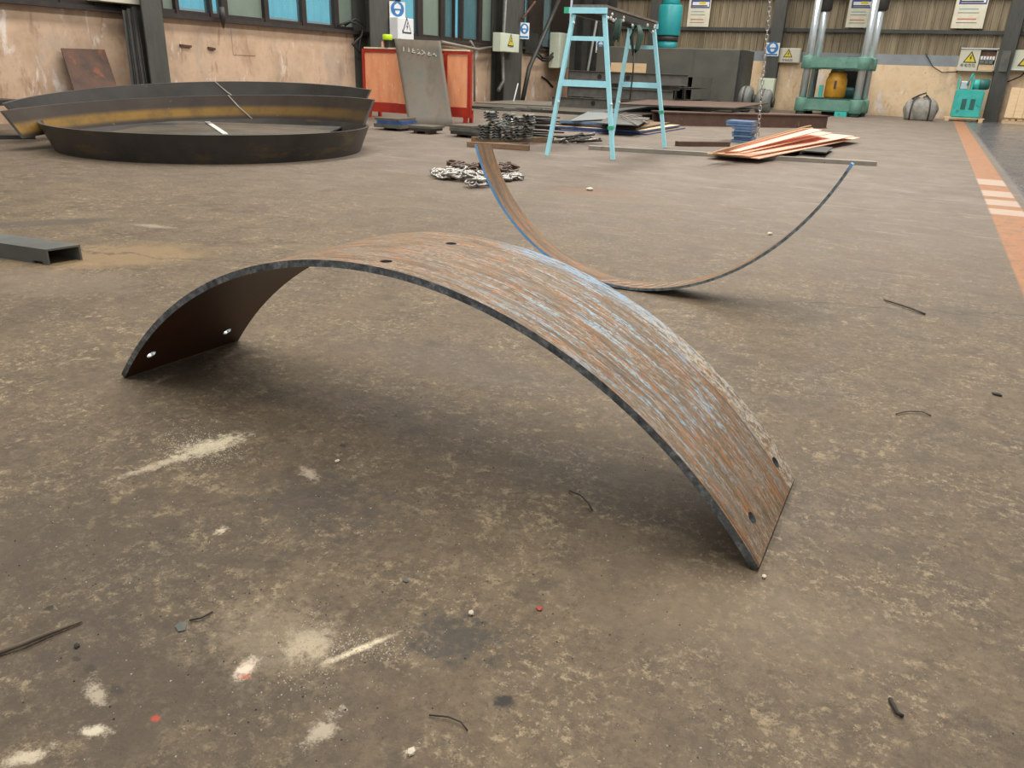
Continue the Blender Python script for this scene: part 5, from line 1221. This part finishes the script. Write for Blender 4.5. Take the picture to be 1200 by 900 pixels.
# ================================================================== SMALL FLOOR DEBRIS
tb('twig', [G(-8, 768, .004), G(25, 755, .008), G(60, 741, .006), G(96, 728, .004)], [.003, .004, .0035, .002], 'twig', 'long thin twig on the floor at the lower left edge', 'twig')
tb('wire_offcut', [G(1036, 351, .006), G(1052, 356, .008), G(1070, 362, .008), G(1084, 368, .005)], .004, 'twig', 'thin brown wire on the floor right of the curved strip', 'wire')
tb('wire_offcut', [G(1050, 485, .003), G(1062, 482, .006), G(1080, 482, .006), G(1091, 487, .003)], .0018, 'twig', 'fine curved wire on the floor right of the arch', 'wire')
tb('wire_offcut', [G(1043, 819, .003), G(1047, 826, .006), G(1052, 836, .006), G(1058, 839, .003)], .003, 'dark_bit', 'short dark hooked wire on the floor at the lower right', 'wire')
tb('wire_offcut', [G(503, 838, .003), G(525, 840, .006), G(540, 846, .006), G(548, 856, .003)], .0012, 'dark_bit', 'hair thin curved wire on the floor near the bottom centre', 'wire')
tb('wire_offcut', [G(667, 575, .003), G(680, 580, .006), G(690, 590, .006), G(694, 598, .003)], .0014, 'dark_bit', 'fine curved wire on the floor before the arch opening', 'wire')
tb('wire_offcut', [G(222, 727, .003), G(236, 724, .005), G(249, 717, .003)], .0015, 'dark_bit', 'short dark wire beside the grey leaf scrap at lower left', 'wire')
def chip(px, py, s, mt, label, cat='chip', flat=.5, grp=None):
    q = G(px, py); bmx = bmesh.new(); bmesh.ops.create_icosphere(bmx, subdivisions=1, radius=s)
    for v in bmx.verts: v.co = V((v.co.x*random.uniform(.8, 1.25), v.co.y*random.uniform(.6, 1.0), v.co.z*flat*random.uniform(.8, 1.1)))
    mb = MB(); mb.bm.free(); mb.bm = bmx; mb.uv = bmx.loops.layers.uv.new('UVMap')
    o_ = mb.build(cat, mt, None); o_.location = (q.x, q.y, s*flat*.7); o_.rotation_euler = (0, 0, random.uniform(0, 3)); tag(o_, label, cat, grp)
chip(395, 541, .0075, 'stone', 'pale flat stone chip on the floor under the left part of the arch', 'chip', .4)
chip(213, 735, .013, 'leaf', 'crumpled grey leaf scrap on the floor at lower left', 'leaf', .15)
chip(632, 714, .007, 'red_bit', 'small red scrap on the floor at the bottom centre', 'scrap', .4)
chip(895, 677, .006, 'stone', 'small pale pebble touching the right foot of the arch', 'pebble', .7)
chip(552, 720, .0065, 'stone', 'pale pebble on the floor above the long powder streak end', 'pebble', .7)
chip(482, 883, .007, 'stone', 'pale pebble near the bottom edge of the floor', 'pebble', .6)
chip(691, 223, .035, 'stone', 'pale lump on the floor right of the chain heap', 'lump', .4)
chip(902, 275, .02, 'stone', 'small pale lump right beside the curved strip', 'lump', .5)
chip(1168, 463, .015, 'dark_bit', 'dark scrap on the floor at the right edge', 'scrap', .3)
chip(90, 638+120, .006, 'dark_bit', 'dark crumb on the floor beside the long twig', 'crumb', .6)
chip(476, 681, .007, 'leaf', 'grey flake on the floor at the bottom centre', 'flake', .3)
# grit: uncountable
def grit(name, mt, n_, fn, s0, s1, label):
    mb = MB()
    for k in range(n_):
        q = fn(); s_ = random.uniform(s0, s1)**1; a = random.uniform(0, 6.28)
        v = [mb.bm.verts.new(q+V((s_*math.cos(a+2.09*i)*random.uniform(.7, 1.2), s_*math.sin(a+2.09*i)*random.uniform(.7, 1.2), 0))) for i in range(3)]; tpt = mb.bm.verts.new(q+V((0, 0, s_*1.0)))
        for i in range(3): mb.face([v[i], v[(i+1) % 3], tpt])
    o_ = mb.build(name, mt); o_['kind'] = 'stuff'; tag(o_, label, 'grit')
def uni(): return G(random.uniform(-20, 1220), 230+680*random.random()**.8)
def lowleft():
    return G(random.gauss(380, 260), random.gauss(640, 150)) 
def powder():
    if random.random() < .55: q = p(235+random.gauss(0, 22), 524+random.gauss(0, 10))
    elif random.random() < .5: q = p(430+random.gauss(0, 28), 758+random.gauss(0, 9))
    else: q = p(360+random.gauss(0, 30), 770+random.gauss(0, 30))
    return V((q[0], q[1], 0))
def safe(f):
    def g_():
        while True:
            q = f(); 
            if q.y > .3 and q.y < 12 and q.z < .1: return V((q.x, q.y, 0))
    return g_
def ll(): 
    x, y = random.gauss(450, 300), random.gauss(660, 150); y = min(max(y, 380), 905); return G(x, y)
grit('pale_grit', 'stone', 450, safe(ll), .0006, .0022, 'pale grit scattered over the foreground floor')
grit('dark_grit', 'dark_bit', 500, safe(ll), .0006, .0022, 'dark crumbs scattered over the floor')
grit('white_powder', 'stone', 1500, safe(powder), .0006, .0022, 'white powder grains around the pale spills at lower left')

# ================================================================== SUB-PARTS: pieces that belong to a part hang under that part
SUBS = {'tape_band': 'leg', 'platen_boss': 'platen', 'base_boss': 'base', 'foot_block': 'base', 'bolt_symbol': 'warning_border', 'warning_field': 'warning_border',
        'heading_field': 'heading', 'emblem': 'heading', 'heading_rule': 'heading', 'fuse': 'breaker', 'band': 'drum', 'shaft': 'drum', 'visor_symbol': 'disc', 'helmet_symbol': 'disc', 'head_symbol': 'disc', 'vent': 'body', 'handle': 'body', 'valve': 'body'}
for o_ in list(sc.objects):
    nm = o_.name.split('.')[0]
    if nm in SUBS and o_.parent and o_.type == 'MESH':
        sib = [c for c in o_.parent.children if c.name.split('.')[0] == SUBS[nm]]
        if sib:
            bb = lambda q: sum((V(c) for c in q.bound_box), V((0, 0, 0)))/8
            sib.sort(key=lambda c: (bb(c)-bb(o_)).xy.length); o_.parent = sib[0]
